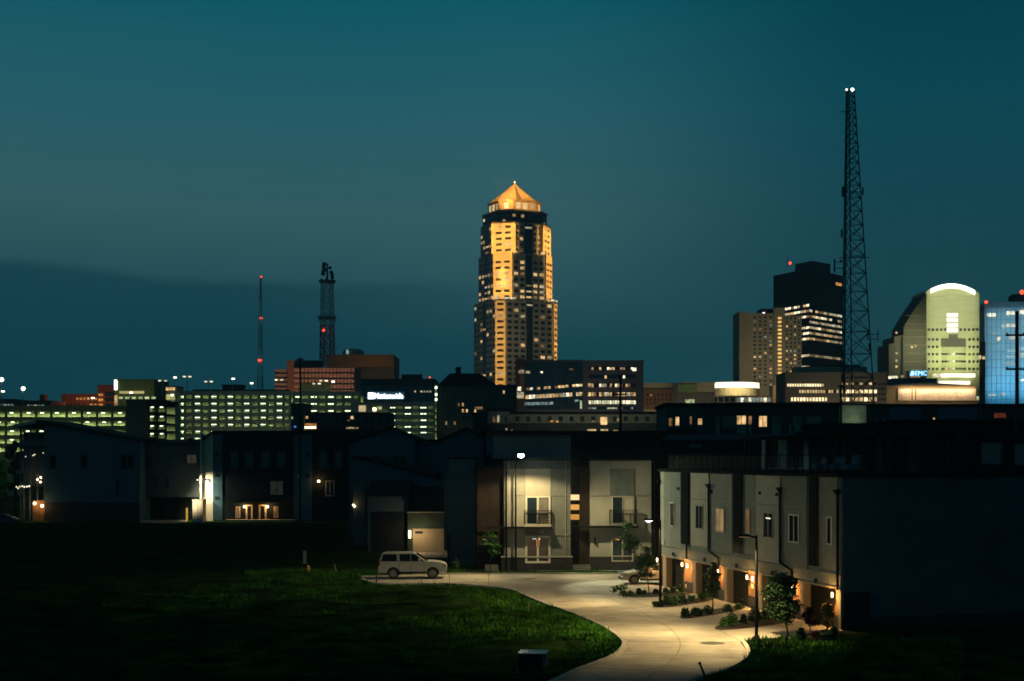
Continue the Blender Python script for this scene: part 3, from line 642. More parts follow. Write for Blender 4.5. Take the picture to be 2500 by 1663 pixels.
for px, py in pts: a, z = T.pa(T.F, px, py); s.sphere((a, -.3, z), .12, 4)
t2 = Thing('string_lights', 'string of pale bulbs hanging along the balcony of the far left block', 'string lights', T.x, T.y, 0); 
s.build('bulb', M['L_white'], t2.o, kind='stuff'); 
w_ = MB()
for p, q in zip(pts, pts[1:]):
    a, z = T.pa(T.F, *p); a2_, z2_ = T.pa(T.F, *q); w_.tube((a,-.3,z+.1), (a2_,-.3,z2_+.1), .015, n=4)
w_.build('wire', M['black'], t2.o)
# block B
T = Thing('townhouse_block', 'lower dark teal townhouse block with a deep open garage recess at ground level', 'townhouses', wp(342, YL), YL+3, 0, 0, 'dark townhouse blocks beyond the field')
T.w = T.pa(T.F, 490, 1200)[0]; zt = wz(1086, YL+3); zb = wz(1214, YL+3)
teal = mat('teal_siding', (.07,.095,.10), .85, kind='siding', k=4)
T.part(MB().box(0, T.w, 0, 12, zb, zt), 'wall', teal); T.part(MB().box(0, T.w, 3, 12, 0, zb-.01), 'recess_wall', M['dark'])
T.part(MB().prism_yz([(-.5,zt),(12.4,zt),(12.4,zt+.9),(-.5,zt+.25)], -.2, T.w+.3), 'roof', M['roof'])
for px in (370, 462): T.fb('roof_vent', (0,3,1,0), px-4, 1070, px+4, 1082, -1.2, 0, M['dark'])
T.fb('gutter', T.F, 341, 1079, 344, 1226, 0, .15, M['slate'])
for rc in ((353,1110,372,1140), (376,1168,387,1193), (406,1166,412,1192)): nwin(T, T.F, rc, M['bglass'], teal, 0, .2)
nwin(T, T.F, (457,1111,479,1131), emis('lit_curtain', (.5,.42,.28), .05, var=.3), teal, 1)
for rc in ((345,1224,390,1270), (396,1224,448,1270)): T.fb('garage_door', (0,3,1,0), *rc, 0, .08, M['gdoor'])
T.fb('bollard', T.F, 459.5, 1239, 464, 1275, 1.2, 1.5, mat('yellow_paint', (.5,.35,.04), .6))
sheet('driveway', [gd(342,1277), gd(458,1277), gd(458,1270), gd(342,1270)], .03, pave)
# enclosure box
T = Thing('utility_enclosure', 'pale square utility enclosure beside the wall flooded by a white lamp', 'enclosure', wp(470, 201), 201)
T.w = T.pa(T.F, 495, 1250)[0]; z1 = wz(1221, 201)
T.part(MB().box(0, T.w, 0, 2.2, .2, z1), 'body', M['stucco2']); T.part(MB().box(-.1, T.w+.1, -.1, 2.3, z1, z1+.08), 'lid', M['conc']); T.part(MB().box(-.1, T.w+.1, -.1, 2.3, 0, .2), 'base', M['conc'])
T.part(MB().box(T.w*.5-.02, T.w*.5+.02, -.03, 0, .2, z1), 'door_seam', M['dconc'])
# small lamp pole beside
T = Thing('street_lamp', 'slim twin-headed lamp post beside the white-lit side wall at left', 'street lamp', wp(493, 203), 203, 0, 0)
hp = wz(1172, 203); T.part(MB().tube((0,0,0), (0,0,hp), .09, .06), 'pole', M['conc']); T.part(MB().box(-.65, .1, -.05, .05, hp-.05, hp+.02), 'arm', M['steel'])
for x in (-.6, .02): T.part(MB().box(x-.17, x+.17, -.12, .12, hp-.09, hp+.1), 'lamp_head', M['L_white'])
# block C
T = Thing('townhouse_block', 'long black brick townhouse block with two lamp-lit doors and a bright white side wall', 'townhouses', wp(520, YL), YL, 0, 0, 'dark townhouse blocks beyond the field')
T.w = T.pa(T.F, 852, 1200)[0]; zt = wz(1056, YL)
T.part(MB().box(0, T.w, 0, 14, 0, zt), 'wall', M['dark'])
xs = T.pa(T.F, 488, 1200)[0]                                    # angled side wall
T.part(MB().prism_yz([(.05,0),(14,0),(14,wz(1084,YL)),(.05,zt-.1)], xs, xs+.25), 'far_side_wall', M['stucco2'])
T.part(MB().prism([(-.02,0.02),(-.02,13.9),(xs+.3,13.9),(xs,.9)], 0, wz(1075,YL)), 'side_wall', M['stucco2'])
T.part(MB().hexa([(xs,.9,wz(1075,YL)),(-.02,.02,wz(1075,YL)),(-.02,13.9,wz(1075,YL)),(xs,13.9,wz(1075,YL)),(xs,.9,wz(1086,YL)+.3),(-.02,.02,zt-.02),(-.02,13.9,zt-.02),(xs,13.9,wz(1086,YL)+.3)]), 'side_gable', M['stucco2'])
T.part(MB().hexa([(xs-.3,.5,wz(1086,YL)+.3),(-.02,-.4,zt),(-.02,14.2,zt),(xs-.3,14.2,wz(1086,YL)+.3),(xs-.3,.5,wz(1086,YL)+.5),(-.02,-.4,zt+.2),(-.02,14.2,zt+.2),(xs-.3,14.2,wz(1086,YL)+.5)]), 'side_roof', M['roof'])
x9 = T.pa(T.F, 912, 1055)[0]
T.part(MB().box(-.02, T.w+.2, -.5, 14.4, zt, zt+.28), 'roof', M['roof'])
for x0, x1 in ((521,543), (717,762)): T.fb('siding_panel', T.F, x0, 1062, x1, 1270, 0, .12, M['navy'])
T.fb('parapet_band', T.F, 520, 1056, 852, 1061, 0, .14, M['dbrick'])
for x0, x1 in ((564,581), (600,617), (640,659), (678,695), (781,797), (820,835)): nwin(T, T.F, (x0,1104,x1,1140), M['bglass'], M['navy'], 0, .7)
nwin(T, T.F, (660,1175,691,1208), emis('lit_blind', (.4,.36,.26), .06, var=.5, scale=3), M['dark'], 1)
nwin(T, T.F, (796,1175,815,1210), M['bglass'], M['white'], 1)
for px, py, m in ((530,1109,'dark'),(530,1161,'dark'),(530,1216,'dark'),(731,1162,'stucco2'),(752,1162,'dark'),(752,1110,'dark')): T.fb('vent', T.F, px-4.5, py-3.5, px+4.5, py+3.5, .1, .2, M[m])  # one vent is coloured cream to look lit
for x0, x1, px in ((601,616,597.5), (633,650,654)):
    d_ = nwin(T, T.F, (x0+3,1236,x1-3,1268), M['dglass'], M['stucco2'], 0, None, 'door', fw=.22, d=.1)
for x0 in (576, 669): nwin(T, T.F, (x0+1.5,1239,x0+8.5,1262), M['bglass'], M['stucco2'], 1, None, fw=.12)
T.fb('porch_floor', T.F, 556, 1268, 722, 1276, 0, 1.6, M['beige']); T.fb('canopy', T.F, 572, 1222, 682, 1226, 0, .9, M['dark'])
for px, py, e in ((597.5,1237,110), (653.8,1237,110), (778.5,1175,45)):
    a, z = T.pa(T.F, px, py); lp = T.part(MB().box(a-.07, a+.07, -.2, 0, z-.25, z+.25), 'wall_lamp', M['black']); MB().sphere((a, -.22, z), .17, 8).build('lamp_glass', M['G_warm'], lp)
    light('POINT', 'wall_lamp_light', (a, -.5, z), e, WARM, T.o, size=.15)
# white flood on side wall
light('SPOT', 'wall_lamp_light', (-2.9, -1.3, wz(1168, YL)), 3200, (1,.84,.55), T.o, aim=(-.9, .4, wz(1205, YL)), size=.1, cone=120, blend=1.0)
light('SPOT', 'wall_lamp_light', (-3.2, -9, wz(1180, YL)), 6500, (1,.84,.55), T.o, aim=(-1.7, 0, wz(1240, YL)), size=.4, cone=46, blend=1.0)  # extra spot added out in front to brighten wall and enclosure
a, z = T.pa(T.F, 505, 1174)
lp = T.part(MB().box(a-.22, a+.22, .0, .9, z, z+.25), 'wall_lamp', M['black']); MB().box(a-.18, a+.18, -.1, .85, z-.14, z-.01).build('lamp_glass', M['G_white'], lp)
# ================================================================== HOUSES BETWEEN (behind the silver SUV)
def gable(label, pts, Y, dep, m, name='gabled_house', rf=.5):
    cx = pts[0][0]; t = Thing(name, label, 'house', wp(cx, Y), Y, 0, 0, 'gabled houses behind the street')
    P = [(t.pa(t.F, *p)) for p in pts]; t.w = P[-1][0]
    t.part(MB().prism_xz([(P[0][0],0)]+[(P[-1][0],0)]+list(reversed(P)), 0, dep), 'wall', m)
    for p, q in zip(P, P[1:]):
        if q[0]-p[0] > .3:
            t.part(MB().prism_xz([(p[0]-.15,p[1]),(q[0]+.15,q[1]),(q[0]+.15,q[1]+.25),(p[0]-.15,p[1]+.25)], -rf, dep), 'roof', M['roof'])
    return t
T = gable('dark blue twin-gabled house whose left peak rises behind the parked silver SUV', [(852,1083),(952,1046),(1014,1073)], 168, 14, M['navy'])
nwin(T, T.F, (959,1113,991,1137), M['dglass'], M['navy'], 1); nwin(T, T.F, (894,1113,921,1137), M['dglass'], M['navy'], 1)
T = gable('dark flat-eaved house section with one square window between the two gable peaks', [(1014,1078),(1066,1078)], 169, 13, M['navy'])
nwin(T, T.F, (1026,1114,1052,1138), M['dglass'], M['slate'], 1); T.fb('skylight', T.F, 1030, 1079, 1046, 1081, .3, .5, M['conc'])
T = gable('dark blue gabled house with its broad peak left of the tall street lamp', [(1062,1083),(1138,1047),(1200,1083),(1232,1083)], 167, 14, M['navy'])
# front gabled volume with sloping parapet
T = gable('dark house with a long parapet sloping down to the right above the silver SUV', [(862,1120),(893,1121),(1046,1163),(1060,1163)], 150, 12, M['navy'])
T.fb('siding_panel', T.F, 862, 1123, 892, 1330, 0, .1, M['slate']); T.fb('window', T.F, 1048, 1177, 1053, 1193, 0, .06, M['L_dim'])
for px, py in ((863,1233), (866,1236)): a, z = T.pa(T.F, px, py); T.part(MB().sphere((a,-.2,z), .09, 6), 'porch_lamp', M['G_warm'])
a, z = T.pa(T.F, 866, 1190); light('POINT', 'porch_light', (a, -.6, z-1.6), 5, WARM, T.o, size=.2)
# lower garages
T = Thing('garage_house', 'low black-roofed house with a cream garage door lit by one lamp', 'house', wp(899, 140), 140, 0, 0)
T.w = T.pa(T.F, 1097, 1300)[0]; aM = T.pa(T.F, 996, 1300)[0]
z1 = wz(1194, 140); z2 = wz(1250, 140); z3 = wz(1291, 140)
T.part(MB().box(0, aM, 0, 9, 0, wz(1212,140)), 'wall', M['slate']); T.part(MB().box(aM+.01, T.w, -.6, 9, 0, z2), 'wall', mat('dark_green_siding', (.035,.055,.045), .9, kind='siding', k=4))
T.part(MB().prism_yz([(-.4,wz(1210,140)),(6,wz(1178,140)),(6,wz(1178,140)+.1),(-.4,wz(1210,140)+.12)], -.2, aM+.1), 'roof', M['roof']); T.part(MB().prism_yz([(-1.0,z2),(6,z1),(6,z1+.1),(-1.0,z2+.12)], aM, T.w+.1), 'roof', M['roof'])
T.part(MB().prism_yz([(6,0),(9,0),(9,wz(1178,140)),(6,wz(1178,140))], 0, T.w), 'rear_wall', M['navy'])
T.fb('gutter', T.F, 996, 1249, 1095, 1251, .95, 1.05, M['stucco']); T.fb('lower_wall', T.F, 907, 1251, 995, 1350, 0, .07, M['dark'])
T.fb('garage_door', (0,-.6,1,0), 1008, 1291, 1094, 1350, 0, .05, M['beige']); T.fb('number_plate', (0,-.6,1,0), 1014, 1297, 1032, 1303, .05, .1, M['dark'])
a, z = T.pa((0,-.6,1,0), 1000.5, 1304); lp = T.part(MB().box(a-.08, a+.08, -.75, -.6, z-.5, z-.4), 'wall_lamp', M['black']); MB().box(a-.09, a+.09, -.82, -.65, z-.38, z+.35).build('lamp_glass', M['G_warm'], lp)
light('POINT', 'wall_lamp_light', (a+.8, -2.0, z+.2), 130, (1,.72,.36), T.o, size=.1)
sheet('driveway', [gd(1000,1362), gd(1100,1362), gd(1095,1347), gd(1004,1347)], .03, pave)
# tall blue house
T = Thing('house', 'tall narrow dark blue house beside the dark brick entry of the pale townhouse', 'house', wp(1097, 123), 123, 0, 0)
T.w = T.pa(T.F, 1161, 1200)[0]; z1 = wz(1121, 123); T.part(MB().box(0, T.w, 0, 10, 0, z1), 'wall', M['navy'])
T.part(MB().box(-.2, T.w+.1, -.2, 10, z1, z1+.15), 'roof', M['roof'])
T.fb('wing_wall', T.F, 1083, 1145, 1097, 1345, -2, -.5, M['slate']); P = [T.pa(T.F, *p) for p in ((1084,1145),(1107,1112),(1124,1142))]
T.part(MB().prism_xz([P[0], P[2], P[1]], 2, 9), 'gable', M['slate']); T.fb('dark_side_wall', T.F, 1092, 1305, 1098, 1380, .1, .6, M['dark'])
T.fb('panel', T.F, 1133, 1121, 1160, 1128, 0, .08, M['slate'])
T.fb('meter_box', T.F, 1112, 1335, 1124, 1352, 0, .2, M['slate'])
T = bld('townhouse_block', 'black flat-roofed townhouse block directly behind the tall street lamp head', 1180, 1700, 1052, 150, 14, M['dark'], 'townhouses', group='dark flat roof blocks', roof=M['roof'])
T.fb('siding_panel', T.F, 1186, 1056, 1200, 1110, 0, .15, M['navy'])
T.fb('parapet_step', T.F, 1640, 1046, 1700, 1053, -3, 0, M['dark'])
# ================================================================== GOLDEN TOWER
YT = 900.0
def octa(S_, c, cx=0, cy=0):
    h = S_/2; k = c/sqrt(2)
    return [(cx-h+k,cy-h),(cx+h-k,cy-h),(cx+h,cy-h+k),(cx+h,cy+h-k),(cx+h-k,cy+h),(cx-h+k,cy+h),(cx-h,cy+h-k),(cx-h,cy-h+k)]
TW = Thing('tower', 'tallest tower with gold floodlit corner bays and a glowing copper pyramid on top', 'skyscraper', wp(1256.5, YT), YT, 0, 26)
G9 = M['granite']
def lvl(S_, c, z0, z1):
    TW.part(MB().prism(octa(S_, c), z0, z1), 'wall', G9); return octa(S_, c)
Z0, Z1, Z2, Z3, Z4 = 0, wz(742, YT), wz(630, YT), wz(558, YT), wz(528, YT)
def faces(P):   # 4 visible: left (7->0?) local -x face, front-left chamfer, front(-y) face, right chamfer
    f = lambda a, b: ((a[0], a[1], (b[0]-a[0])/sqrt((b[0]-a[0])**2+(b[1]-a[1])**2), (b[1]-a[1])/sqrt((b[0]-a[0])**2+(b[1]-a[1])**2)), sqrt((b[0]-a[0])**2+(b[1]-a[1])**2))
    return dict(L=f(P[6], P[7]), C=f(P[7], P[0]), F=f(P[0], P[1]), R=f(P[1], P[2]))
DG = M['dglass']
def tower_level(S_, c, z0, z1, ncol, prow, zw0=None, strip=4.6, bay=.9, bayw=0):
    P = lvl(S_, c, z0, z1); fc = faces(P); zw0 = zw0 or z0
    nr = int((z1-1.0-zw0)/3.57); zt = zw0+nr*3.57
    for k in ('L', 'F'):
        face, L = fc[k]; cw = (L-strip)/2/ncol
        MB().fbox(face, L/2-strip/2, L/2+strip/2, zw0-3, z1-.6, -.5, .06).build('glass_strip', DG, TW.o)
        for s0 in (0, L/2+strip/2):
            TW.grid(face, s0, s0+(L-strip)/2, zw0, zt, ncol, nr, .62, .5, (lambda i, j: random.choice(LW[:4]) if random.random() < prow(j) else DG), d=.06)
        TW.grid(face, L/2-strip/2, L/2+strip/2, zw0, zt, 1, nr, .8, .3, lambda i, j: random.choice(LW[:4]) if random.random() < prow(j)*.7 else None, d=.12)
    for k in ('C', 'R'):
        face, L = fc[k]
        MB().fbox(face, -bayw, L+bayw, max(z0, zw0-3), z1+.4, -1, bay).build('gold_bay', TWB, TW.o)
        nc = 2 if L > 9 or bayw else 1
        TW.grid(face, .6, L-.6, zw0, zt, nc, nr, .62 if nc == 2 else .72, .42, lambda i, j: M['L_pale'] if random.random() < prow(j)*.6 else DG, d=bay+.06)
    return fc
TWB = mat('gold_wash_granite', (.42,.33,.2), .6, var=.05, scale=.2)  # warmer, paler copy of the granite; puts floodlit gold into the colour
r3 = {j: 0.06 for j in range(40)}; 
fc3 = tower_level(42, 6.9, Z0, Z1, 3, lambda j: {13:.12,12:.35}.get(j, .5 if j in (2,) else .13), zw0=Z1-15*3.57-1.0)
fc2 = tower_level(40, 12.5, Z1-.05, Z2, 2, lambda j: {0:.9,1:.85,2:.3,4:.8}.get(j, .06), zw0=Z1+.4)
fc1 = tower_level(38.5, 13.5, Z2-.05, wz(555, YT)-0, 2, lambda j: .25, zw0=Z2+.3, strip=6, bay=1.0, bayw=1.2)
TW.part(MB().prism(octa(34.5, 9), Z3, Z4+.5), 'crown_block', M['bronze']); TW.part(MB().prism(octa(35.5, 9.3), Z4-.2, Z4+1), 'cornice', M['granite'])
fcc = faces(octa(34.5, 9))
for k in ('L', 'F', 'R', 'C'):
    face, L = fcc[k]; TW.grid(face, .5, L-.5, Z3, Z4-1, int(L/3), 2, .7, .5, lambda i, j: random.choice(LW) if random.random() < .16 else DG, d=.08)
TW.flush(cap=98)
# drum and star-folded copper pyramid
zd0, zd1, za = Z4+1, wz(499, YT), wz(448, YT)
copper = mat('copper_cladding', (.55,.34,.14), .45, var=.08, scale=.3, metal=.25)
TW.part(MB().prism(octa(29.5, 9.5), zd0, zd1), 'drum', copper)
fd = faces(octa(29.5, 9.5))
for k in ('L', 'C', 'F', 'R'):
    face, L = fd[k]
    for q in (.2, .5, .8):
        if k in 'CR' and q != .5: continue
        MB().fbox(face, L*q-1.5, L*q+1.5, zd0+1.2, zd1-1.4, -.1, .12).build('lit_panel', emis('lit_drum', (1,.72,.34), 1.3 if (k, q) in (('C', .5), ('F', .5), ('F', .2)) else .7, var=.2), TW.o)
    TW.part(MB().fbox(face, 0, L, zd1-.6, zd1+.2, 0, .7), 'eave', copper)
b = MB(); base = []
for i in range(16):
    a = 2*pi*(i+.5)/16+pi/16; r = 16.9 if i % 2 == 0 else 11.6; base.append((r*cos(a), r*sin(a), zd1+(0.2 if i % 2 else -.0)))
mid = [(x*.48, y*.48, zd1+(za-zd1)*.50) for x, y, z in base]
b.add(base+mid+[(0,0,za)], [(i,(i+1)%16,16+(i+1)%16,16+i) for i in range(16)]+[(16+i,16+(i+1)%16,32) for i in range(16)]); TW.part(b, 'pyramid_roof', copper)
TW.part(MB().tube((0,0,za-.5), (0,0,za+2.5), .3, .08), 'finial', copper); TW.part(MB().sphere((0,0,za+.6), .35, 6), 'beacon', M['G_warm'])
GOLD = (1.0, .54, .12)
def wash(face_L, z0, z1, off, power, wid=1.0, a_off=0, tilt=0, col=GOLD, spread=14, T=None):
    face, L = face_L; ox, oy, tx, ty = face; nx, ny = ty, -tx; m = L/2+a_off
    x, y = ox+tx*m+nx*off, oy+ty*m+ny*off
    light('AREA', 'facade_floodlight', (x, y, (z0+z1)/2), power, col, (T or TW).o, aim=(x-nx*10, y-ny*10, (z0+z1)/2), size=L*wid, sizey=(z1-z0), spread=spread)
wash(fc3['C'], Z1-54, Z1-1, 8, 1900, 1.0, spread=18); wash(fc3['R'], Z1-54, Z1-1, 8, 3000, 1.0, spread=20)
wash(fc2['C'], Z1+.5, Z2-.3, 7, 3600, 1.02, spread=18); wash(fc2['R'], Z1+.5, Z2-.3, 7, 4000, 1.02, spread=20)
wash(fc2['C'], Z1+8, Z1+20, 7, 800, .4)
wash(fc1['C'], Z2, wz(558, YT), 7, 4200, 1.25, spread=20); wash(fc1['R'], Z2, wz(560, YT), 7, 5200, 1.35, spread=24)
# pyramid uplights standing on the drum ledge
for i in range(16):
    a = 2*pi*(i+.5)/16+pi/16; x, y = 18.5*cos(a), 18.5*sin(a)
    if x*sin(R(26))+y*cos(R(26)) < 9: light('SPOT', 'roof_floodlight', (x, y, zd1+1.2), 5200 if i % 2 == 0 else 700, (1,.62,.2), TW.o, aim=(x*.35, y*.35, zd1+8.5), size=.3, cone=75, blend=.8)
light('AREA', 'roof_floodlight', (-30, -30, zd1+10), 5200, (1,.64,.22), TW.o, aim=(0, -3, zd1+6), size=6, spread=50)
wash((fd['C'][0], fd['C'][1]), zd0, zd1, 5, 260, 1, spread=60); wash((fd['F'][0], fd['F'][1]), zd0, zd1, 5, 380, 1, spread=60); wash((fd['R'][0], fd['R'][1]), zd0, zd1, 5, 220, 1, spread=60)
for fcx, zz in ((fc2, Z1+.6), (fc1, Z2+.5), (fc3, Z1+.4)):
    for k in ('C', 'R', 'F', 'L'):
        face, L = fcx[k]; ox, oy, tx, ty = face
        for q in ((.1, .9) if k in 'CR' else (.03, .97)):
            if random.random() < .55: TW.part(MB().box(ox+tx*L*q-.5, ox+tx*L*q+.5, oy+ty*L*q-1.6, oy+ty*L*q-.6, zz, zz+.8), 'floodlight', M['L_white'])
# broad weak fill light added for city spill on the shaft
light('AREA', 'city_fill', (-60, -110, 60), 3500, (1,.82,.45), TW.o, aim=(0, 0, 90), size=30, spread=60)

# ================================================================== LATTICE MASTS
def mast(name, label, pxc, Y, pyb, pyt, wb, wt, nseg, r, bands, cat='radio mast', sides=4, rot=20, group='lattice radio masts', lean=0.0, br=.6):
    zb, zt = max(0, wz(pyb, Y)), wz(pyt, Y)
    t = Thing(name, label, cat, wp(pxc, Y), Y, 0, rot, group)
    def crn(k, z): 
        f = (z-0)/(zt-0); w = (wb+(wt-wb)*f)/2; a = 2*pi*k/sides+pi/4; lx_ = lean*f; return (w*1.414*cos(a)+lx_*t.c, w*1.414*sin(a)-lx_*t.s, z)
    # taper measured from ground
    zs = [0]; h = wb*.9
    while zs[-1] < zt: zs.append(zs[-1]+max(h, .5)); f = zs[-1]/zt; h = (wb+(wt-wb)*min(1, f))*.95
    sc_ = zt/zs[-1]; zs = [z*sc_ for z in zs]
    if len(zs) > nseg: zs = [zt*(1-(1-i/nseg)**1.25) for i in range(nseg+1)]
    for k in range(sides):
        b = MB(); ms = [m for _, m in bands]
        for a, c in zip(zs, zs[1:]):
            mi = next((i for i, (f, m) in enumerate(bands) if a/zt < f), len(bands)-1); b.tube(crn(k, a), crn(k, c), r, r, 5, mi)
        b.build('leg', ms, t.o)
    b = MB()
    for a, c in zip(zs, zs[1:]):
        mi = next((i for i, (f, m) in enumerate(bands) if a/zt < f), len(bands)-1)
        for k in range(sides):
            q = (k+1) % sides; b.tube(crn(k, a), crn(q, c), r*br, r*br, 4, mi); b.tube(crn(q, a), crn(k, c), r*br, r*br, 4, mi); b.tube(crn(k, c), crn(q, c), r*.5, r*.5, 4, mi)
    b.build('bracing', [m for _, m in bands], t.o)
    return t
YM = 420
fade = mat('mast_steel', (.03,.04,.045), .7)
T = mast('radio_mast', 'tall dark lattice mast with two white lights at its tip', 2093, YM, 985, 222, 9.6, 1.9, 34, .19, [(1.1, fade)], sides=3, rot=200, lean=-2.2)
T.w = 0
def wpl(t, px, py, dy=0): Y = t.y+dy; return (wp(px, Y)-t.x, wz(py, Y))
T.o.rotation_euler = (0, 0, R(200))
def lpt(t, px, py, dy=0):      # photo pixel -> local point of a rotated thing, at the thing's own depth
    X, z = wpl(t, px, py, dy); return (X*t.c+dy*t.s, -X*t.s+dy*t.c, z)
for (x0, y0, x1, y1) in ((2054,456,2062,481), (2104,458,2109,476), (2035,632,2040,665), (2050,634,2056,640), (2117,806,2121,830), (2142,806,2145,834), (2120,838,2125,856), (2052,560,2058,580)):
    p = lpt(T, (x0+x1)/2, y0); q = lpt(T, (x0+x1)/2, y1); b = MB().tube(q, p, (x1-x0)/2*YM/FOC*.8, n=6); T.part(b, 'antenna', fade)
for (x0, x1, y) in ((2060,2106,469), (2038,2062,640), (2040,2062,655), (2118,2146,816), (2118,2144,828), (2052,2066,273), (2090,2101,359), (2048,2124,629)):
    T.part(MB().tube(lpt(T, x0, y), lpt(T, x1, y), .12, n=5), 'antenna_arm', fade)
for px in (2067, 2081): T.part(MB().sphere(lpt(T, px, 219), .5 if px == 2081 else .28, 6), 'beacon', M['G_white'])
T.part(MB().tube(lpt(T, 2068.5, 225), lpt(T, 2060, 960), .18, .34, 6), 'cable_ladder', fade)
redm, whm = mat('red_band', (.45,.06,.04), .8), mat('white_band', (.85,.75,.65), .8)
T = mast('radio_mast', 'thinnest distant mast with red beacons at three heights', 637, 1300, 960, 676, 7.2, .8, 40, .28, [(.25,redm),(.45,redm),(.58,whm),(.72,redm),(.85,whm),(1.1,redm)], sides=3)
for px, py, r in ((637.6,676,.9), (635.5,777,.7), (639.5,777,.7), (633,880,1.2), (638.5,880,.9)):
    X, z = wpl(T, px, py); T.part(MB().sphere((X*T.c, -X*T.s, z), r, 6), 'beacon', M['G_red'])
T = mast('radio_mast', 'red and white banded broadcast tower crowned with a cluster of dishes and drums', 799, 880, 880, 686, 8.6, 5.6, 34, .42, [(.30,M['dconc']),(.50,whm),(.76,redm),(1.1,whm)], rot=30, br=.75)
for k in range(12):
    a = rnd(0, 6.28); z = wz(rnd(652, 690), 880); rr = rnd(1.5, 4); 
    T.part(MB().tube((rr*cos(a), rr*sin(a), z), (rr*cos(a)+1.2*cos(a), rr*sin(a)+1.2*sin(a), z+.3), rnd(1.0,1.7), rnd(.9,1.5), 10), 'dish', M['dark'])
T.part(MB().tube((0,0,wz(690,880)), (0,0,wz(644,880)), .8, .5), 'top_pole', M['dark']); T.part(MB().tube((-3,0,wz(655,880)), (-1.5,0,wz(643,880)), .9, 1.6), 'horn_antenna', M['dark'])
for zz, m in ((wz(779,880), M['bronze']), (wz(690,880), M['bronze'])):
    T.part(MB().lathe([(4.6, 0), (5.4, .3), (5.4, 1.2), (4.8, 1.2)], (0,0,zz), 14), 'platform', m)
for k in range(7): a = 2*pi*k/7; T.part(MB().tube((5*cos(a),5*sin(a),wz(784,880)), (5.3*cos(a),5.3*sin(a),wz(770,880)), .45), 'antenna', M['beige'])
X, z = wpl(T, 787, 808); T.part(MB().sphere((X*T.c-1, -X*T.s-4.5, z), .8, 6), 'beacon', M['G_red'])
light('SPOT', 'mast_fill', (-18, -60, 30), 42000, (1,.85,.65), T.o, aim=(0, 0, wz(740,880)), size=1, cone=50, blend=1)  # added fill spot brightening the pale bands; no such lamp stands here

# ================================================================== PARKING GARAGES
GW = mat('garage_concrete', (.24,.24,.21), .9, var=.12, scale=.3); GWI = mat('garage_inner', (.30,.32,.22), .9, var=.25, scale=.25)
GCOL = (.80, 1.0, .40)
def garage(label, x0, x1, rows, Y, bays, dep=14, m=GW, power=9000, open_=.55, alt=True, fix=2, colw=.35, group='lit multi-storey car parks', fixk=1.0, gl=8):
    """rows: photo rows of the deck openings (top, bottom) top-down"""
    t = Thing('parking_garage', label, 'car park', wp(x0, Y), Y, 0, 0, group)
    t.w = t.pa(t.F, x1, rows[0][0])[0]; t.dep = dep; zz = [(wz(b, Y), wz(a, Y)) for a, b in rows]
    t.part(MB().box(.01, t.w-.01, dep*.6, dep, 0, zz[0][1]+.4), 'inner_wall', GWI)
    prev = zz[0][1]+1.3
    for k, (za_, zb_) in enumerate(zz):
        t.part(MB().box(0, t.w, 0, .35, zb_, prev), 'parapet', m); t.part(MB().box(.02, t.w-.02, .35, dep*.6, zb_-.02, zb_+.28), 'deck', m)
        prev = za_
        light('AREA', 'deck_light', (t.w/2, dep*.3, zb_-.12), power*t.w/60, GCOL, t.o, aim=(t.w/2, dep*.3+.01, 0), size=t.w*.96, sizey=1.2)
    t.part(MB().box(0, t.w, 0, .35, 0, prev), 'parapet', m)
    bw = t.w/bays
    for i in range(bays+1):
        x = min(max(i*bw, colw*.5), t.w-colw*.5); t.part(MB().box(x-colw/2, x+colw/2, -.08, .4, 0, zz[0][1]+.02), 'column', m)
    fx = MB(); n = 0
    for (za_, zb_) in zz:
        for i in range(bays):
            if alt and i % 2: continue
            if random.random() < .06: continue
            for q in range(fix):
                x = (i+.28+.44*q/(max(1, fix-1)))*bw+rnd(-.1, .1)*bw; s = MB().box(x-.5*fixk, x+.5*fixk, 1.6, 1.9, zb_-.42, zb_-.28)
                if n < 98: s.build('ceiling_light', M['G_grn'], t.o)
                else: fx.box(x-.5*fixk, x+.5*fixk, 1.6, 1.9, zb_-.42, zb_-.28)
                n += 1
    if fx.v: fx.build('ceiling_light', M['G_grn'], t.o, kind='stuff')
    t.h = zz[0][1]; glow(t, t.w*gl, (.78,1,.55), 22, 6, up=.8)
    return t
rowsm = [(965+i*17.1, 973+i*17.1) for i in range(7)]
GM = garage('long car park with seven greenish lit decks behind the dark brick townhouses', 432, 712, rowsm, 430, 14, colw=.9)
YG = 430
garage('car park wing with two lit decks running right to the bright name sign', 714, 880, [(966,973),(983,990),(1000,1007)], 430, 8, colw=.8)
rl2 = [(1004,1018),(1027,1040),(1049,1062),(1070,1083),(1091,1103)]
garage('nearer low car park with wide olive-lit decks at the far left edge', -60, 311, rl2, 330, 10, power=15000, alt=False, fix=1, colw=.5, m=mat('olive_concrete', (.10,.11,.07), .9), fixk=.7)
garage('small lit car park wing left of the black brick hotel', 948, 1062, [(992,998),(1007,1013),(1023,1029),(1039,1045),(1053,1058)], 400, 6, power=7000, colw=.5)
garage('narrow dark framed car park bay right beside the windowless black block', 362, 406, [(990,1006),(1013,1029),(1036,1048),(1055,1070)], 320, 2, power=7000, alt=False, fix=1, colw=.3, m=M['dark'], fixk=.6)
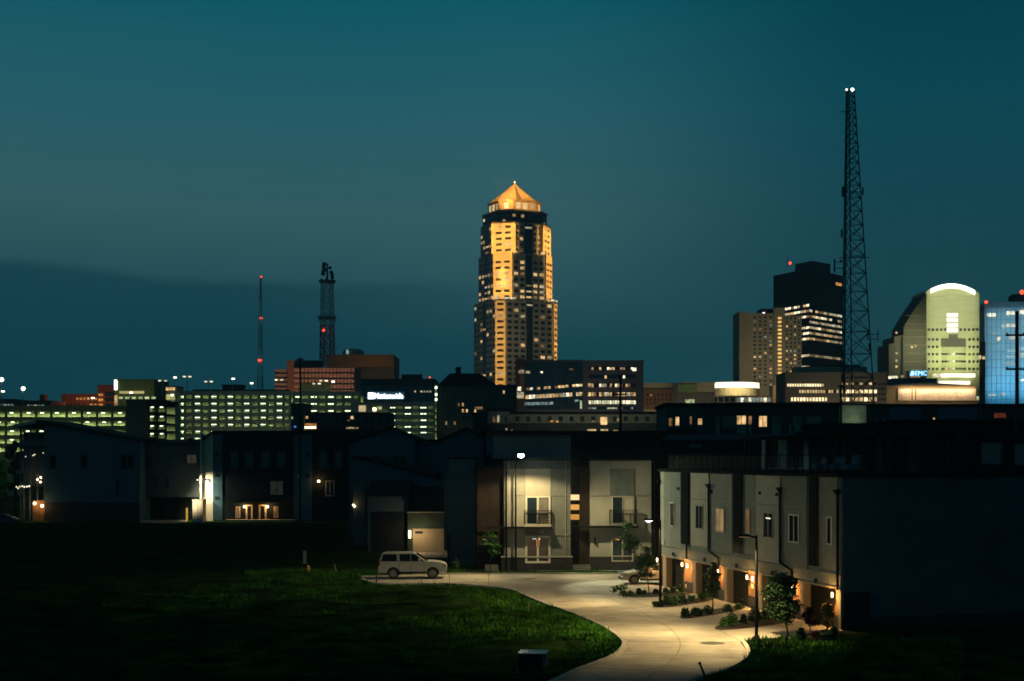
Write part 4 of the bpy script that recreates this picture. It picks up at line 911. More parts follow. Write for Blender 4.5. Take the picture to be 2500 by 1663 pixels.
# yellow stair tower
T = bld('stair_tower', 'glowing yellow glazed stair tower at the left end of the seven-deck car park', 404, 432, 942, 426, 8, GW, 'stair tower')
T.one(T.F, 406, 946, 427, 953, M['L_warm'], .3)
for k in range(6):
    y0 = 963+k*17.5
    T.one(T.F, 406, y0, 416, y0+13, emis('lit_stair_glass', (.9,.8,.3), .55, var=.4, scale=1)); T.one(T.F, 417, y0, 427, y0+13, emis('lit_stair_glass', (.8,.85,.3), .4, var=.4, scale=1))
    T.one(T.F, 418, y0, 424, y0+4, M['G_grn'], .3)
T.flush()
T = bld('building', 'windowless black block standing in front of the olive-lit car park', 309, 363, 976, 322, 10, M['bronze'], group='dark mid-rise blocks')
T = bld('building', 'dark roof strip above the narrow framed car park bay', 360, 408, 978, 322, 10, M['dark'], z0=wz(990,322)); 
# green-grey building with tall white light strip
T = bld('building', 'green-grey box building with a tall white light strip at its left corner', 280, 376, 926, 470, 20, mat('olive_panel', (.10,.12,.06), .9, kind='ribs', k=.5), group='dark mid-rise blocks')
T.one(T.F, 280, 928, 286, 952, M['G_white'], .5); T.one(T.F, 292, 955, 352, 961, emis('lit_soffit', (.9,.75,.3), .7, var=.3, scale=.08), .4); T.one(T.F, 280, 965, 287, 1000, M['L_warm'], .3)
for k in range(6): T.one(T.F, 290+k*16, 969, 300+k*16, 974, M['L_grn'])
T.flush()
light('AREA', 'facade_floodlight', (T.w*.55, -7, T.h-6), 260, (.8,.9,.3), T.o, aim=(T.w*.55, 0, T.h-4), size=18, sizey=1.5)
brk = mat('orange_brick', (.28,.10,.05), .9, var=.15, scale=.3)
T = bld('building', 'stepped orange brick building with glowing red windows at far left', 238, 281, 940, 520, 20, brk, group='orange brick buildings')
T.pgrid(T.F, 240, 958, 252, 995, 1, 3, .9, .5, lambda i, j: M['L_or']); T.pgrid(T.F, 256, 955, 278, 996, 1, 3, .9, .7, lambda i, j: M['bglass']); T.flush()
light('POINT', 'facade_floodlight', (T.w*.4, -9, T.h-8), 900, (1,.4,.15), T.o, size=.5)
T = bld('building', 'long low orange brick wing with a row of small orange windows at far left', 150, 239, 962, 530, 20, brk, group='orange brick buildings')
T.pgrid(T.F, 184, 970, 238, 977, 6, 1, .6, .8, lambda i, j: M['L_or']); T.pgrid(T.F, 150, 985, 238, 990, 9, 1, .6, .6, lambda i, j: M['L_or'] if i > 6 else M['dglass']); T.flush()
light('POINT', 'facade_floodlight', (T.w*.6, -9, T.h-3), 700, (1,.4,.15), T.o, size=.5)
T = bld('building', 'dim low brick building at the left picture edge with pale parked shapes in front', -20, 36, 974, 500, 16, mat('dim_brick', (.12,.06,.04), .9), group='orange brick buildings'); T.pgrid(T.F, 0, 986, 34, 994, 4, 1, .7, .8, lambda i, j: M['L_cool']); T.flush()
T = bld('building', 'low dim brick roof with a small chimney left of the orange wing', 52, 126, 978, 505, 16, mat('dim_brick', (.12,.06,.04), .9), group='orange brick buildings')
T.fb('chimney', (0,4,1,0), 97, 963, 108, 980, -4, 0, brk); T.pgrid(T.F, 66, 988, 108, 996, 5, 1, .7, .8, lambda i, j: M['L_cool'] if i % 2 else M['L_grn']); T.flush()
# deck roof lamps
rp = [(397,930,960,'twin'),(425,922,952,''),(457,920,952,'twin'),(509,932,958,'twin'),(567,925,956,''),(612,936,958,''),(681,928,958,'twin'),(773,937,958,'twin'),(790,930,962,'twin'),(811,932,960,''),
      (3,927,995,''),(5,956,995,''),(55,949,985,''),(224,972,1000,''),(318,959,985,''),(1040,925,0,'')]
where = ['above the glowing stair tower','just right of the yellow stair tower, tallest there','over the left bays of the long car park','fourth from the stair tower over the long car park','beside the small black roof plant box','rightmost on the long car park, next to the thin mast',
  'in front of the ribbed brick office, leftmost there','in front of the green panel of the ribbed office, lowest there','tall twin one in front of the ribbed office middle','single one right of the twins before the ribbed office',
  'topmost green-white one at the left picture edge','lower one at the left picture edge','lone bright one against the sky near the left edge','before the orange brick wing','under the green-grey box building','']
for k, (px, py, pb, tw) in enumerate(rp[:-1]):
    t = Thing('roof_lamp', 'lamp post '+where[k], 'lamp post', wp(px, 436), 436, 0, 0, 'lamp posts on the car park roofs')
    z = wz(py, 436); h0 = max(0, wz(pb, 436)-1); t.part(MB().box(-.09, .09, -.09, .09, h0, z), 'pole', M['conc'])
    for sx in ((-.85, .85) if tw else (.3,)):
        hd = t.part(MB().box(min(0, sx), max(0, sx), -.08, .08, z, z+.12), 'arm', M['conc']); MB().box(sx-.4, sx+.4, -.3, .3, z-.15, z+.2).build('lamp_head', M['G_white'] if (k > 9 or not tw) else M['L_white'], hd)
    if px in (3, 55): MB().sphere((.3, -.3, z), .62, 6).build('lamp_globe', M['G_white'], t.o)
for (x0, x1, y0, l) in ((543,590,939,'small black roof plant box on the long car park'), (473,700,951,'low dark roof slab capping the long car park')):
    T = bld('roof_plant', l, x0, x1, y0, 440, 6, M['dark'], 'roof plant', z0=wz(962,440))

# ================================================================== DOWNTOWN BLOCKS, LEFT TO RIGHT
T = bld('office_building', 'ribbed red-brown office block with rows of tall narrow fins below the broadcast tower', 718, 866, 898, 700, 30, mat('clay_precast', (.15,.07,.045), .9, var=.1, scale=.2), 'office building')
fin = mat('clay_fins', (.38,.22,.15), .9, var=.08)
for r in range(5):
    y0 = 899+r*13.4
    T.pgrid(T.F, 735, y0, 866, y0+9.5, 15, 1, .62, .95, lambda i, j: fin, .5); T.fb('window_band', T.F, 735, y0+9.8, 866, y0+13, 0, .1, DG); T.fb('spandrel', T.F, 718, y0+1, 733, y0+8, 0, .4, fin)
T.flush('fin'); T.fb('green_panel', T.F, 735, 936, 808, 962, .3, 1.2, mat('green_hoarding', (.035,.075,.03), .9))
T.fb('roof_plant', (0,6,1,0), 714, 880, 785, 898, -6, 0, M['dark'])
light('AREA', 'facade_fill', (T.w/2, -60, 8), 8000, (1,.62,.38), T.o, aim=(T.w/2, 0, T.h*.8), size=10, spread=90)  # added fill light to bring up the fins
T = bld('office_building', 'lower left wing of the ribbed red-brown office with pale horizontal bands', 671, 702, 902, 705, 20, fin, 'office building')
for r in range(5): T.fb('window_band', T.F, 671, 909+r*11, 702, 913+r*11, 0, .1, DG)
T = bld('lift_tower', 'plain brick lift tower between the two parts of the ribbed office', 701, 718, 880, 702, 20, mat('brick_tower', (.20,.085,.05), .9), 'lift tower')
T = bld('warehouse', 'broad plain brown block with a pale green roof dome behind the ribbed office', 796, 961, 866, 780, 40, mat('brown_panel', (.17,.10,.045), .9, var=.12, scale=.1), 'building')
T.part(MB().lathe([(6, 0), (6, 2.2), (4.5, 3.4), (.5, 3.6)], (T.w*.38, 8, T.h), 20), 'roof_dome', mat('green_dome', (.10,.22,.18), .6)); T.one(T.F, 845, 854, 850, 864, M['L_cool'], -5); T.fb('lower_wall', T.F, 868, 898, 958, 930, 0, .4, M['bronze']); T.flush('roof_light')
light('AREA', 'facade_fill', (T.w*.75, -50, 20), 2300, (1,.6,.2), T.o, aim=(T.w*.75, 0, T.h*.95), size=10, spread=80)  # unseen fill added in front of the brown block
T = bld('building', 'dim brick-banded block with a black roof behind the bright name sign', 880, 1062, 925, 640, 30, mat('dim_clay', (.11,.055,.045), .9, kind='joints', k=.25), 'building', group='dark mid-rise blocks')
T.fb('roof_plant', (0,4,1,0), 980, 914, 1030, 925, -4, 0, M['dark']); T.pgrid(T.F, 885, 941, 980, 950, 16, 1, .6, .6, lambda i, j: M['dglass']); T.one(T.F, 1048, 920, 1051, 923, M['G_red'], .3); T.flush()
T = bld('office_building', 'dark navy office block carrying the bright white name sign', 880, 1064, 944, 600, 24, M['navy'], 'office building')
T.pgrid(T.F, 1010, 952, 1062, 960, 7, 1, .5, .5, lambda i, j: M['L_pale'] if random.random() < .4 else M['dglass']); T.flush()
def text(body, t, px0, py0, px1, py1, m, d=.5, name='lettering', face=None, ext=.15):
    cu = bpy.data.curves.new(name, 'FONT'); cu.body = body; cu.extrude = ext; cu.resolution_u = 2
    o = bpy.data.objects.new(name, cu); COL.objects.link(o); o.data.materials.append(m)
    a0, a1, z0, z1 = t.rect(face or t.F, px0, py0, px1, py1); bpy.context.view_layer.update()
    w, h = o.dimensions.x or 1, o.dimensions.y or 1; o.scale = ((a1-a0)/w, (z1-z0)/h, 1); o.rotation_euler = (R(90), 0, 0)
    me = bpy.data.meshes.new_from_object(o); me.materials.clear(); me.materials.append(m); mnx = min(v[0] for v in o.bound_box); mny = min(v[1] for v in o.bound_box); sc0 = tuple(o.scale); bpy.data.objects.remove(o); o = bpy.data.objects.new(name, me); COL.objects.link(o); o.scale = sc0; o.rotation_euler = (R(90), 0, 0)
    o.location = (a0-mnx*o.scale[0], -d, z0-mny*o.scale[1]); o.parent = t.o; return o
SG = emis('glow_sign', (.92,.95,1), 4.5, var=0)
sg = Thing('illuminated_sign', 'bright white backlit company name sign with a square emblem on the navy office block', 'sign', wp(898, 598), 598)
sg.fb('emblem', sg.F, 899, 959, 912, 974, 0, .3, SG); sg.fb('sign_board', sg.F, 896, 956, 988, 976, -.9, -.3, M['navy'])
text('Nationwide', sg, 915, 960, 984, 973, emis('glow_letters', (.92,.95,1), 7, var=0), .1, 'lettering')
s = MB()
T = bld('building', 'small dark building with one warm lit wall and a lamp under the name sign', 860, 950, 983, 410, 10, GW, 'building', group='dark mid-rise blocks')
T.one(T.F, 876, 990, 893, 1005, emis('lit_wall', (1,.75,.42), .7, var=.2)); T.one(T.F, 911, 996, 918, 1003, M['G_warm']); T.one(T.F, 921, 993, 932, 1000, M['L_grn']); T.flush()  # warm wall patch glows by emission in place of lamp light
T = bld('apartment_building', 'low dark apartment block with an orange glowing shop sign at its lower left', 712, 950, 1007, 300, 14, mat('blue_black', (.028,.036,.042), .9), 'apartment building', group='dark mid-rise blocks')
T.pgrid(T.F, 735, 1012, 945, 1048, 12, 3, .45, .5, lambda i, j: M['bglass']); T.one(T.F, 746, 1016, 752, 1022, M['L_warm']); T.one(T.F, 856, 1016, 864, 1023, M['L_warm']); T.one(T.F, 848, 1025, 854, 1029, M['L_dim'])
T.one(T.F, 845, 1043, 875, 1047, emis('lit_stripe', (1,.75,.4), .4, var=.9, scale=1.2)); T.flush()
T.fb('sign_box', T.F, 735, 1034, 773, 1048, .1, .4, M['L_or']); T.fb('sign_tube', T.F, 738, 1042, 771, 1045.5, .4, .55, M['G_warm'])
T = bld('stair_tower', 'dark teal service tower standing before the seven-deck car park near the thin pole', 711, 742, 985, 298, 10, mat('teal_dark', (.05,.075,.075), .9), 'stair tower'); T.one(T.F, 706+6, 1018, 715, 1023, M['L_grn']); T.one(T.F, 718, 1040, 723, 1044, emis('lit_blue', (.1,.3,1), .8, var=0)); T.flush()
# old black brick hotel
T = bld('hotel', 'black brick block with chimney and few warm windows left of the gold tower', 1064, 1262, 940, 420, 24, M['bronze'], 'building', group='dark mid-rise blocks', roof=M['dark'])
T.part(MB().hexa([(.5,1,T.h),(T.w-6,1,T.h),(T.w-6,20,T.h),(.5,20,T.h),(4,3,T.h+3.6),(T.w-11,3,T.h+3.6),(T.w-11,18,T.h+3.6),(4,18,T.h+3.6)]), 'upper_roof', M['dark'])
T.fb('chimney', (0,8,1,0), 1112, 896, 1125, 915, -2, 0, M['dark'])
hl = {(3,2):1,(3,3):1,(4,1):1,(5,2):1,(10,0):1,(12,2):0,(14,2):1,(2,1):1,(7,0):1,(5,0):1,(15,3):1,(3,0):1}
T.pgrid(T.F, 1075, 950, 1255, 1056, 18, 7, .42, .5, lambda i, j: M['L_warm'] if (i, j) in ((5,4),(5,3),(6,3),(8,3)) else (random.choice(LW) if random.random() < .07 else DG)); T.flush()
T = bld('light_column', 'slim column of white lamps up the corner of the black brick block', 1062, 1067, 940, 418, 1, GW, 'light fitting')
for k, y in enumerate((944,961,973,997,1012,1028,1045)): T.one(T.F, 1062.5, y, 1067, y+5, M['G_grn'], .4)
T.flush('lamp')
# glass slanting office
T = bld('office_building', 'long blue glass office whose lit window bands slant past its brick corner tower', 1262, 1571, 880, 520, 30, mat('office_grey', (.10,.09,.095), .7, var=.05), 'office building', rot=0)
GO = T
for k in range(8):      # dark curtain wall panels to the left
    T.fb('curtain_wall', T.F, 1283+k*17.6, 878.5, 1283+(k+1)*17.6-1, 1000, 0, .12+.02*(k % 2), M['bglass'])
fr_ = mat('brick_corner', (.30,.13,.09), .8)
T.fb('corner_tower', T.F, 1259, 876, 1281, 1000, 0, 1.2, mat('corner_dark', (.10,.055,.04), .8)); T.fb('corner_brick', T.F, 1270, 896, 1278, 965, 1.2, 1.5, fr_); T.fb('cap', T.F, 1259, 873, 1281, 877, 0, 1.4, M['beige'])
def band(x0, x1, y0, y1, x2, y2, n, p, hh, lits, fw=.86):
    for i in range(n):
        f = i/n; xx = x0+(x1-x0)*f; yy = y0+(y1-y0)*f
        if random.random() < p: T.one(T.F, xx, yy, xx+(x1-x0)/n*fw, yy+hh, random.choice(lits), .2)
band(1285, 1423, 947, 937, 0, 0, 16, .75, 6, LW); band(1283, 1423, 965, 957, 0, 0, 17, .97, 9, [M['L_pale'], M['L_warm'], M['L_white']]); band(1262, 1352, 983, 981, 0, 0, 8, .8, 7, [M['L_cool']])
T.one(T.F, 1261, 945, 1272, 955, M['L_white'], 1.6); T.one(T.F, 1261, 958, 1279, 973, M['L_pale'], 1.6); T.one(T.F, 1266, 904, 1279, 912, M['L_pale'], 1.6); T.one(T.F, 1283, 906, 1294, 912, M['L_pale'], .2); T.one(T.F, 1320, 907, 1325, 911, M['L_white'], .2); T.one(T.F, 1390, 900, 1399, 904, M['L_dim'], .2)
T.one(T.F, 1403, 976, 1413, 981, M['L_cool'], .2); T.one(T.F, 1416, 978, 1421, 998, M['L_grn'], .2)
for r, (y0, y1) in enumerate(((896,903),(916,924),(936,945),(957,967),(977,987),(994,999))):
    T.fb('window_band', T.F, 1437, y0, 1553, y1, 0, .15, M['dglass']); cols = 18
    for i in range(cols):
        xx = 1437+i*116/cols
        p = (.5,.08,.75,.8,.93,.45)[r]; l = (LW, LW, LW, LW, [M['L_white'], emis('lit_office', (.85,.85,.5), .9, var=.3)], [M['L_cool'], M['L_pale']])[r]
        if random.random() < p: T.one(T.F, xx, y0+1, xx+116/cols*.82, y1-(0 if r < 4 else .5), random.choice(l), .2)
T.one(T.F, 1544, 898, 1553, 906, M['L_white'], .25)
for y in (939, 961): T.one(T.F, 1436, y-3, 1442, y+6, M['L_warm'], .25)
T.flush(cap=99)
glow(T, 1500, (1,.8,.6), 30, 8)
# low beige apartments
T = bld('apartment_building', 'long low grey-beige apartment building in front of the slanting glass office', 1243, 1628, 1005, 260, 14, mat('taupe_stucco', (.20,.20,.15), .9), 'apartment building', group='low apartment buildings', roof=M['dark'])
T.pgrid(T.F, 1250, 1016, 1620, 1030, 14, 1, .36, .85, lambda i, j: M['bglass']); T.fb('lower_wall', T.F, 1243, 1033, 1628, 1100, 0, .15, mat('green_black', (.04,.05,.045), .9))
for r_ in ((1466,1018,1482,1037,'L_warm'), (1433,1048,1455,1056,'L_warm'), (1466,1048,1484,1056,'L_warm'), (1506,1020,1511,1028,'L_dim'), (1343,1027,1350,1030,'L_or'), (1358,1028,1363,1031,'L_or'), (1445,1027,1452,1030,'L_dim'), (1237+10,1048,1252,1052,'L_dim'), (1497,1050,1508,1056,'L_dim')):
    T.one(T.F, *r_[:4], M[r_[4]], .25)
T.flush(); glow(T, 260, (1,.9,.6), 14, 14, up=1)
T = bld('apartment_building', 'pale blue-grey apartment end block left of the long grey-beige apartment building', 1190, 1244, 998, 258, 14, mat('blue_grey_stucco', (.16,.20,.20), .9), 'apartment building', group='low apartment buildings', roof=M['dark'])
for r_ in ((1203,1018,1209,1030,'L_dim'), (1214,1014,1219,1031,'L_pale'), (1233,1018,1238,1030,'bglass'), (1234,1046,1239,1050,'L_grn')): T.one(T.F, *r_[:4], M[r_[4]], .2)
T.flush(); T.fb('lower_wall', T.F, 1190, 1034, 1244, 1060, 0, .15, mat('green_black', (.04,.05,.045), .9))
T = bld('building', 'small black stair block between the brick block and the pale apartment end', 1154, 1190, 1008, 254, 12, mat('blue_black2', (.02,.028,.042), .8), 'building', group='dark mid-rise blocks'); T.one(T.F, 1160, 993, 1178, 999, M['L_dim'], -2); T.flush()
# beige blocks
T = bld('building', 'beige low building with a small brick front right of the slanting glass office', 1571, 1660, 935, 620, 20, M['beige'], 'building', group='beige low blocks'); glow(T, 1500, (1,.85,.5), 25, 10, up=1)
T.fb('brick_front', T.F, 1571, 950, 1655, 1000, 0, .5, mat('front_brick', (.16,.08,.04), .9)); T.pgrid(T.F, 1575, 960, 1650, 990, 8, 3, .35, .5, lambda i, j: M['L_or'] if (i, j) == (1, 2) else DG, .6); T.flush()
T = bld('building', 'beige flat block with a green-lit upper corner beside the round white drum', 1655, 1745, 933, 600, 20, M['beige'], 'building', group='beige low blocks'); glow(T, 1500, (1,.88,.5), 25, 10, up=1)
T.fb('green_panel', T.F, 1655, 938, 1702, 958, 0, .6, mat('lime_panel', (.14,.20,.07), .9)); T.one(T.F, 1673, 975, 1695, 984, M['L_grn'], .6); T.fb('lower_wall', T.F, 1655, 959, 1745, 995, 0, .3, mat('mauve_wall', (.10,.085,.08), .9)); T.flush()
# round white drum
T = Thing('drum_building', 'low round drum building crowned by a brilliant white band of light', 'arena', wp(1808, 640), 660)
Rr = (1872-1745)/2*640/FOC
T.part(MB().lathe([(Rr, 0), (Rr, wz(944,640)), (Rr*.98, wz(944,640))], n=48), 'wall', mat('drum_concrete', (.45,.40,.27), .9, kind='ribs', k=.5)); T.part(MB().lathe([(Rr*1.005, wz(944,640)), (Rr*1.005, wz(931,640)), (Rr*.9, wz(930,640))], n=48), 'light_band', emis('glow_band', (1,.86,.62), 2.2, var=0), smooth=False)
T.part(MB().lathe([(Rr*.9, wz(930,640)), (Rr*.5, wz(927,640)), (.1, wz(926.5,640))], n=32), 'roof', M['beige'])
light('AREA', 'facade_floodlight', (0, -Rr-5, wz(940,640)), 2600, (1,.80,.42), T.o, aim=(0, -Rr, wz(960,640)), size=20, sizey=1.5)
T = bld('shop_building', 'low building below the white drum with a row of bright lit shop windows', 1722, 1922, 966, 600, 12, M['beige'], 'building', group='beige low blocks')
T.pgrid(T.F, 1798, 970, 1920, 982, 13, 1, .8, .85, lambda i, j: random.choice([M['L_white'], M['L_pale'], M['L_cool']])); T.pgrid(T.F, 1725, 969, 1795, 982, 5, 1, .8, .9, lambda i, j: DG); T.flush()
T = bld('building', 'small plain floodlit beige box under the concrete hotel tower', 1887, 1912, 941, 596, 8, mat('lit_beige', (.42,.33,.2), .9), 'building', group='beige low blocks'); T.fb('annex', T.F, 1905, 960, 1922, 967, 0, 3, M['beige'])
light('AREA', 'facade_floodlight', (T.w/2, -9, T.h-2), 500, (1,.7,.35), T.o, aim=(T.w/2, 0, T.h-3), size=6)
# concrete hotel
YH = 760
conc2 = mat('hotel_concrete', (.26,.22,.15), .9, var=.06, scale=.1)
T = Thing('hotel_tower', 'concrete hotel tower with one full column of orange windows beside the black tower', 'hotel', wp(1805, YH), YH)
T.w = T.pa(T.F, 1958, 800)[0]; Hh = wz(764, YH)
T.part(MB().box(0, T.pa(T.F,1820,800)[0], 0, 22, 0, wz(760,YH)), 'pier', conc2); T.part(MB().box(T.pa(T.F,1820,800)[0]+.02, T.pa(T.F,1890,800)[0], 1.4, 22, 0, Hh), 'wall', conc2)
T.part(MB().box(T.pa(T.F,1890,800)[0]+.02, T.pa(T.F,1915,800)[0], -.6, 22, 0, wz(752,YH)), 'lift_shaft', conc2); T.part(MB().box(T.pa(T.F,1915,800)[0]+.02, T.w, 1.0, 22, 0, wz(770,YH)), 'wall', conc2)
T.part(MB().box(T.pa(T.F,1861,800)[0], T.pa(T.F,1890,800)[0], 4, 18, Hh, wz(752,YH)), 'roof_plant', M['dark']); T.one((0,4,1,0), 1862, 763, 1867, 767, M['G_white'])
T.pgrid((0,1.4,1,0), 1836, 770, 1888, 944, 4, 18, .42, .42, lambda i, j: random.choice(LW[:4]+[M['L_cool']]) if (random.random() < (.45 if i == 3 else .16)) else DG)
T.pgrid((0,-.6,1,0), 1898, 772, 1909, 942, 1, 18, .75, .5, lambda i, j: M['HL'])if False else None
HL = emis('lit_corridor', (1,.58,.14), 1.1, var=.25)
T.pgrid((0,-.6,1,0), 1898, 772, 1909, 944, 1, 18, .8, .52, lambda i, j: HL)
T.pgrid((0,1.0,1,0), 1916, 772, 1956, 932, 4, 16, .42, .42, lambda i, j: random.choice(LW[:4]+[M['L_cool'], M['L_or']]) if random.random() < .25 else DG)
T.flush()
light('AREA', 'facade_fill', (T.w*.3, -70, 30), 4200, (1,.82,.5), T.o, aim=(T.w*.4, 0, Hh*.7), size=16, spread=80)  # added fill lifts the hotel concrete
# dark office tower
YD = 880
T = Thing('skyscraper', 'black glass office tower striped with lit floors, one red beacon on its roof', 'skyscraper', wp(1888, YD), YD+38, 0, 0)
# rotated box: corner toward us at px 1976
cxx = wp(1976, YD)-T.x; lx = 0; rx = wp(2058, YD+38)-T.x
P = [(cxx, -38), (rx, 0), (rx-cxx+lx, 38), (lx, 0)]
lx = wp(1888, YD+38)-T.x; P[3] = (lx, 0); P[2] = (rx-cxx+lx, 38); zt = wz(655, YD)
blk = mat('black_steel', (.012,.016,.018), .7, spec=.08)
T.part(MB().prism(P, 0, zt), 'wall', blk); T.part(MB().prism([(x*.999+.0, y) for x, y in P], zt, zt+.01), 'roof', M['dark'])
q = T; pc = [(P[0][0]+(p[0]-P[0][0])*.5+4, P[0][1]+10+(p[1]-P[0][1])*.42) for p in P]; T.part(MB().prism(pc, zt, zt+6), 'roof_plant', M['dark'])
def facept(a, b): L = sqrt((b[0]-a[0])**2+(b[1]-a[1])**2); return ((a[0], a[1], (b[0]-a[0])/L, (b[1]-a[1])/L), L)
fl, LL = facept(P[3], P[0]); fr2, LR = facept(P[0], P[1])
rowp = [0,0,0,.12,.12,.5,.97,.85,.9,.85,.92,.9,.4,.15,.92,.55,.6,.3,.25,.6,.45,.4,.3]
nr = 23; zz1 = wz(668, YD); zz0 = zz1-nr*3.45
LWc = [M['L_pale'], M['L_warm'], M['L_pale'], M['L_dim'], M['L_dim'], M['L_white']]
stt = MB(); 
def runs(n, p):
    out = []; on = random.random() < p
    for i in range(n):
        if random.random() < .18: on = random.random() < p
        out.append(on)
    return out
for j in range(nr):
    p = rowp[j]
    for face, L, n, side in ((fl, LL, 12, 0), (fr2, LR, 12, 1)):
        rn = runs(n, p)
        for i in range(n):
            a = L*i/n; z = zz1-(j+1)*3.45
            if j in (5,) and side: rn[i] = False
            if j > 9 and not side and i < 9: rn[i] = False
            if rn[i]: T.items.append((face, a+.15, a+L/n-.3, z+.5, z+1.9, random.choice(LWc), .1))
            else: T.items.append((face, a+.15, a+L/n-.3, z+.5, z+2.6, M['dull'], .05))
for k in range(4): T.items.append((fr2, LR*.78+k*2.2, LR*.78+k*2.2+1.6, zz1-3.6, zz1-1.8, M['L_or'], .12))
T.flush(cap=99)
T.part(MB().sphere((wp(1952, YD)-T.x+.0, -8, zt+7.2), .9, 6), 'beacon', M['G_red'])
T.part(MB().tube((P[0][0]-6, 0, zt+6), (P[0][0]-6, 0, zt+12), .2), 'antenna', M['dark'])
# curved low office
T = bld('office_building', 'wide low office with three rows of bright windows at the lattice mast foot', 1917, 2165, 909, 560, 20, mat('taupe_precast', (.13,.11,.09), .9), 'office building')
T.part(MB().box(6, 33, 3, 18, T.h-.1, T.h+2.4), 'roof_plant', M['beige']); T.part(MB().box(T.w*.45, T.w*.76, 4, 18, T.h-.1, T.h+3.2), 'roof_plant', M['dark'])
BW = emis('lit_bright', (1,.78,.42), 1.9, var=.3); BW2 = emis('lit_mild', (1,.7,.32), .8, var=.4)
T.pgrid(T.F, 1921, 934, 2012, 947, 15, 1, .62, .5, lambda i, j: BW if i < 14 else BW2); T.pgrid(T.F, 1950, 950, 2048, 962, 15, 1, .62, .6, lambda i, j: BW2 if random.random() < .72 else DG); T.pgrid(T.F, 1930, 969, 2020, 981, 12, 1, .62, .72, lambda i, j: BW)
T.pgrid(T.F, 2052, 950, 2142, 962, 8, 1, .7, .68, lambda i, j: BW if random.random() < .85 else BW2); T.pgrid(T.F, 2052, 969, 2142, 981, 8, 1, .7, .75, lambda i, j: BW2 if random.random() < .8 else BW); T.pgrid(T.F, 2052, 932, 2142, 942, 8, 1, .6, .5, lambda i, j: BW2 if random.random() < .6 else DG)
T.pgrid(T.F, 2144, 932, 2164, 981, 3, 4, .5, .5, lambda i, j: DG); T.flush()
for k in range(13): T.one((0,4,1,0), 2010+k*4.6, 905.5, 2013.4+k*4.6, 910, M['L_white'], .3)
T.flush('roof_lamp')
light('AREA', 'facade_fill', (T.w/2, -40, 6), 3000, (1,.82,.5), T.o, aim=(T.w/2, 0, T.h*.7), size=12, spread=100)  # unseen fill light added before the office front
# stepped brown wings of the arched tower
st = mat('brown_granite', (.11,.095,.075), .8, kind='joints', k=.25)
T = Thing('office_wing', 'stepped brown wing rising in slanting steps to the arched yellow-green tower', 'office building', wp(2170, 700), 700)
P = [T.pa(T.F, *p) for p in ((2170,840),(2183,838),(2183,822),(2206,818),(2206,800),(2226,766),(2243,740),(2262,716))]
T.part(MB().prism_xz([(0,0),(P[-1][0],0)]+list(reversed(P)), 0, 22), 'wall', st)
for k, y in enumerate((770,790,806,822,842,862,882,902)): T.fb('ledge', T.F, max(2208, 2262-(y-716)*.95), y, 2261, y+1, 0, .4, M['beige'])
for (x, y) in ((2188,862),(2188,880),(2188,895),(2188,812),(2226,847),(2235,845),(2243,828)): T.one(T.F, x-2, y-2, x+3, y+3, random.choice([M['L_or'], M['L_dim']]))
T.one(T.F, 2169, 918, 2191, 926, M['L_white'], .4); T.one(T.F, 2200, 917, 2206, 922, M['L_pale'], .4); T.one(T.F, 2222, 918, 2246, 921, M['L_warm'], .4); T.flush()
T.fb('dark_slot', T.F, 2199, 822, 2204, 915, 0, .3, M['dark'])
es = Thing('illuminated_sign', 'blue glowing letter sign on the brown stepped wing', 'sign', wp(2222, 697), 697)
text('EMC', es, 2234, 906, 2262, 917, emis('glow_blue', (.25,.55,1), 3.2, var=0), .4, ext=.25); es.fb('sign_back', es.F, 2220, 903, 2264, 919, -.8, -.1, M['navy'])
b = MB()
P = [es.pa(es.F, *p) for p in ((2221,917),(2225,906),(2229,906),(2232,911),(2230,917))]; b.prism_xz([(x, z) for x, z in reversed(P)], -.6, -.2); es.part(b, 'emblem', emis('glow_blue', (.25,.55,1), 3.2, var=0))
light('AREA', 'sign_glow', (5, -2, es.pa(es.F, 2240, 911)[1]), 40, (.2,.45,1), es.o, aim=(5, 0, es.pa(es.F, 2240, 911)[1]), size=6, sizey=2)
# arched tower
YE = 720
yel = mat('yellow_granite', (.32,.33,.21), .75, var=.05, scale=.2)
T = Thing('skyscraper', 'yellow-green floodlit tower with a curved top and brilliant white arch', 'skyscraper', wp(2260, YE), YE)
T.w = T.pa(T.F, 2391, 800)[0]; w = T.w
def arcpts(pyl, pyr, pym, n=14, xa=0., xb=1.):
    zl_, zr2, zm = wz(pyl, YE), wz(pyr, YE), wz(pym, YE); out = []
    for i in range(n+1):
        f = xa+(xb-xa)*i/n; out.append((w*f, zl_*(1-f)+zr2*f+(zm-(zl_+zr2)/2)*(1-(2*f-1)**2)))
    return out
A_ = arcpts(712, 717, 693); T.part(MB().prism_xz([(0,0),(w,0)]+list(reversed(A_)), 0, 26), 'wall', yel)
up = arcpts(712, 717, 693, 14, .09, .91); lo = [(x, z-2.2) for x, z in up]
T.part(MB().prism_xz(lo+list(reversed(up)), -.8, -.1), 'light_arch', emis('glow_arch', (1,.97,.80), 3.2, var=0))
for k, y in enumerate((724,737,750,763,776,789)):
    for s0, s1 in ((0.1,.36),(.42,.58),(.62,.97)):
        if k > 2 and s0 == .42: continue
        if k == 0 and s0 == .62: s1 = .95
        MB().box(w*s0, w*s1, -.35, 0, wz(y+.6, YE), wz(y, YE)+.1).build('ledge_light', emis('lit_ledge', (1,.95,.6), .32, var=.3, scale=.3), T.o)
c = emis('glow_panel', (1,.93,.74), 1.7, var=0)
for y in (765, 777, 790, 802): T.one(T.F, 2311.5, y, 2338, y+9, c, .4)
T.flush('light_panel')
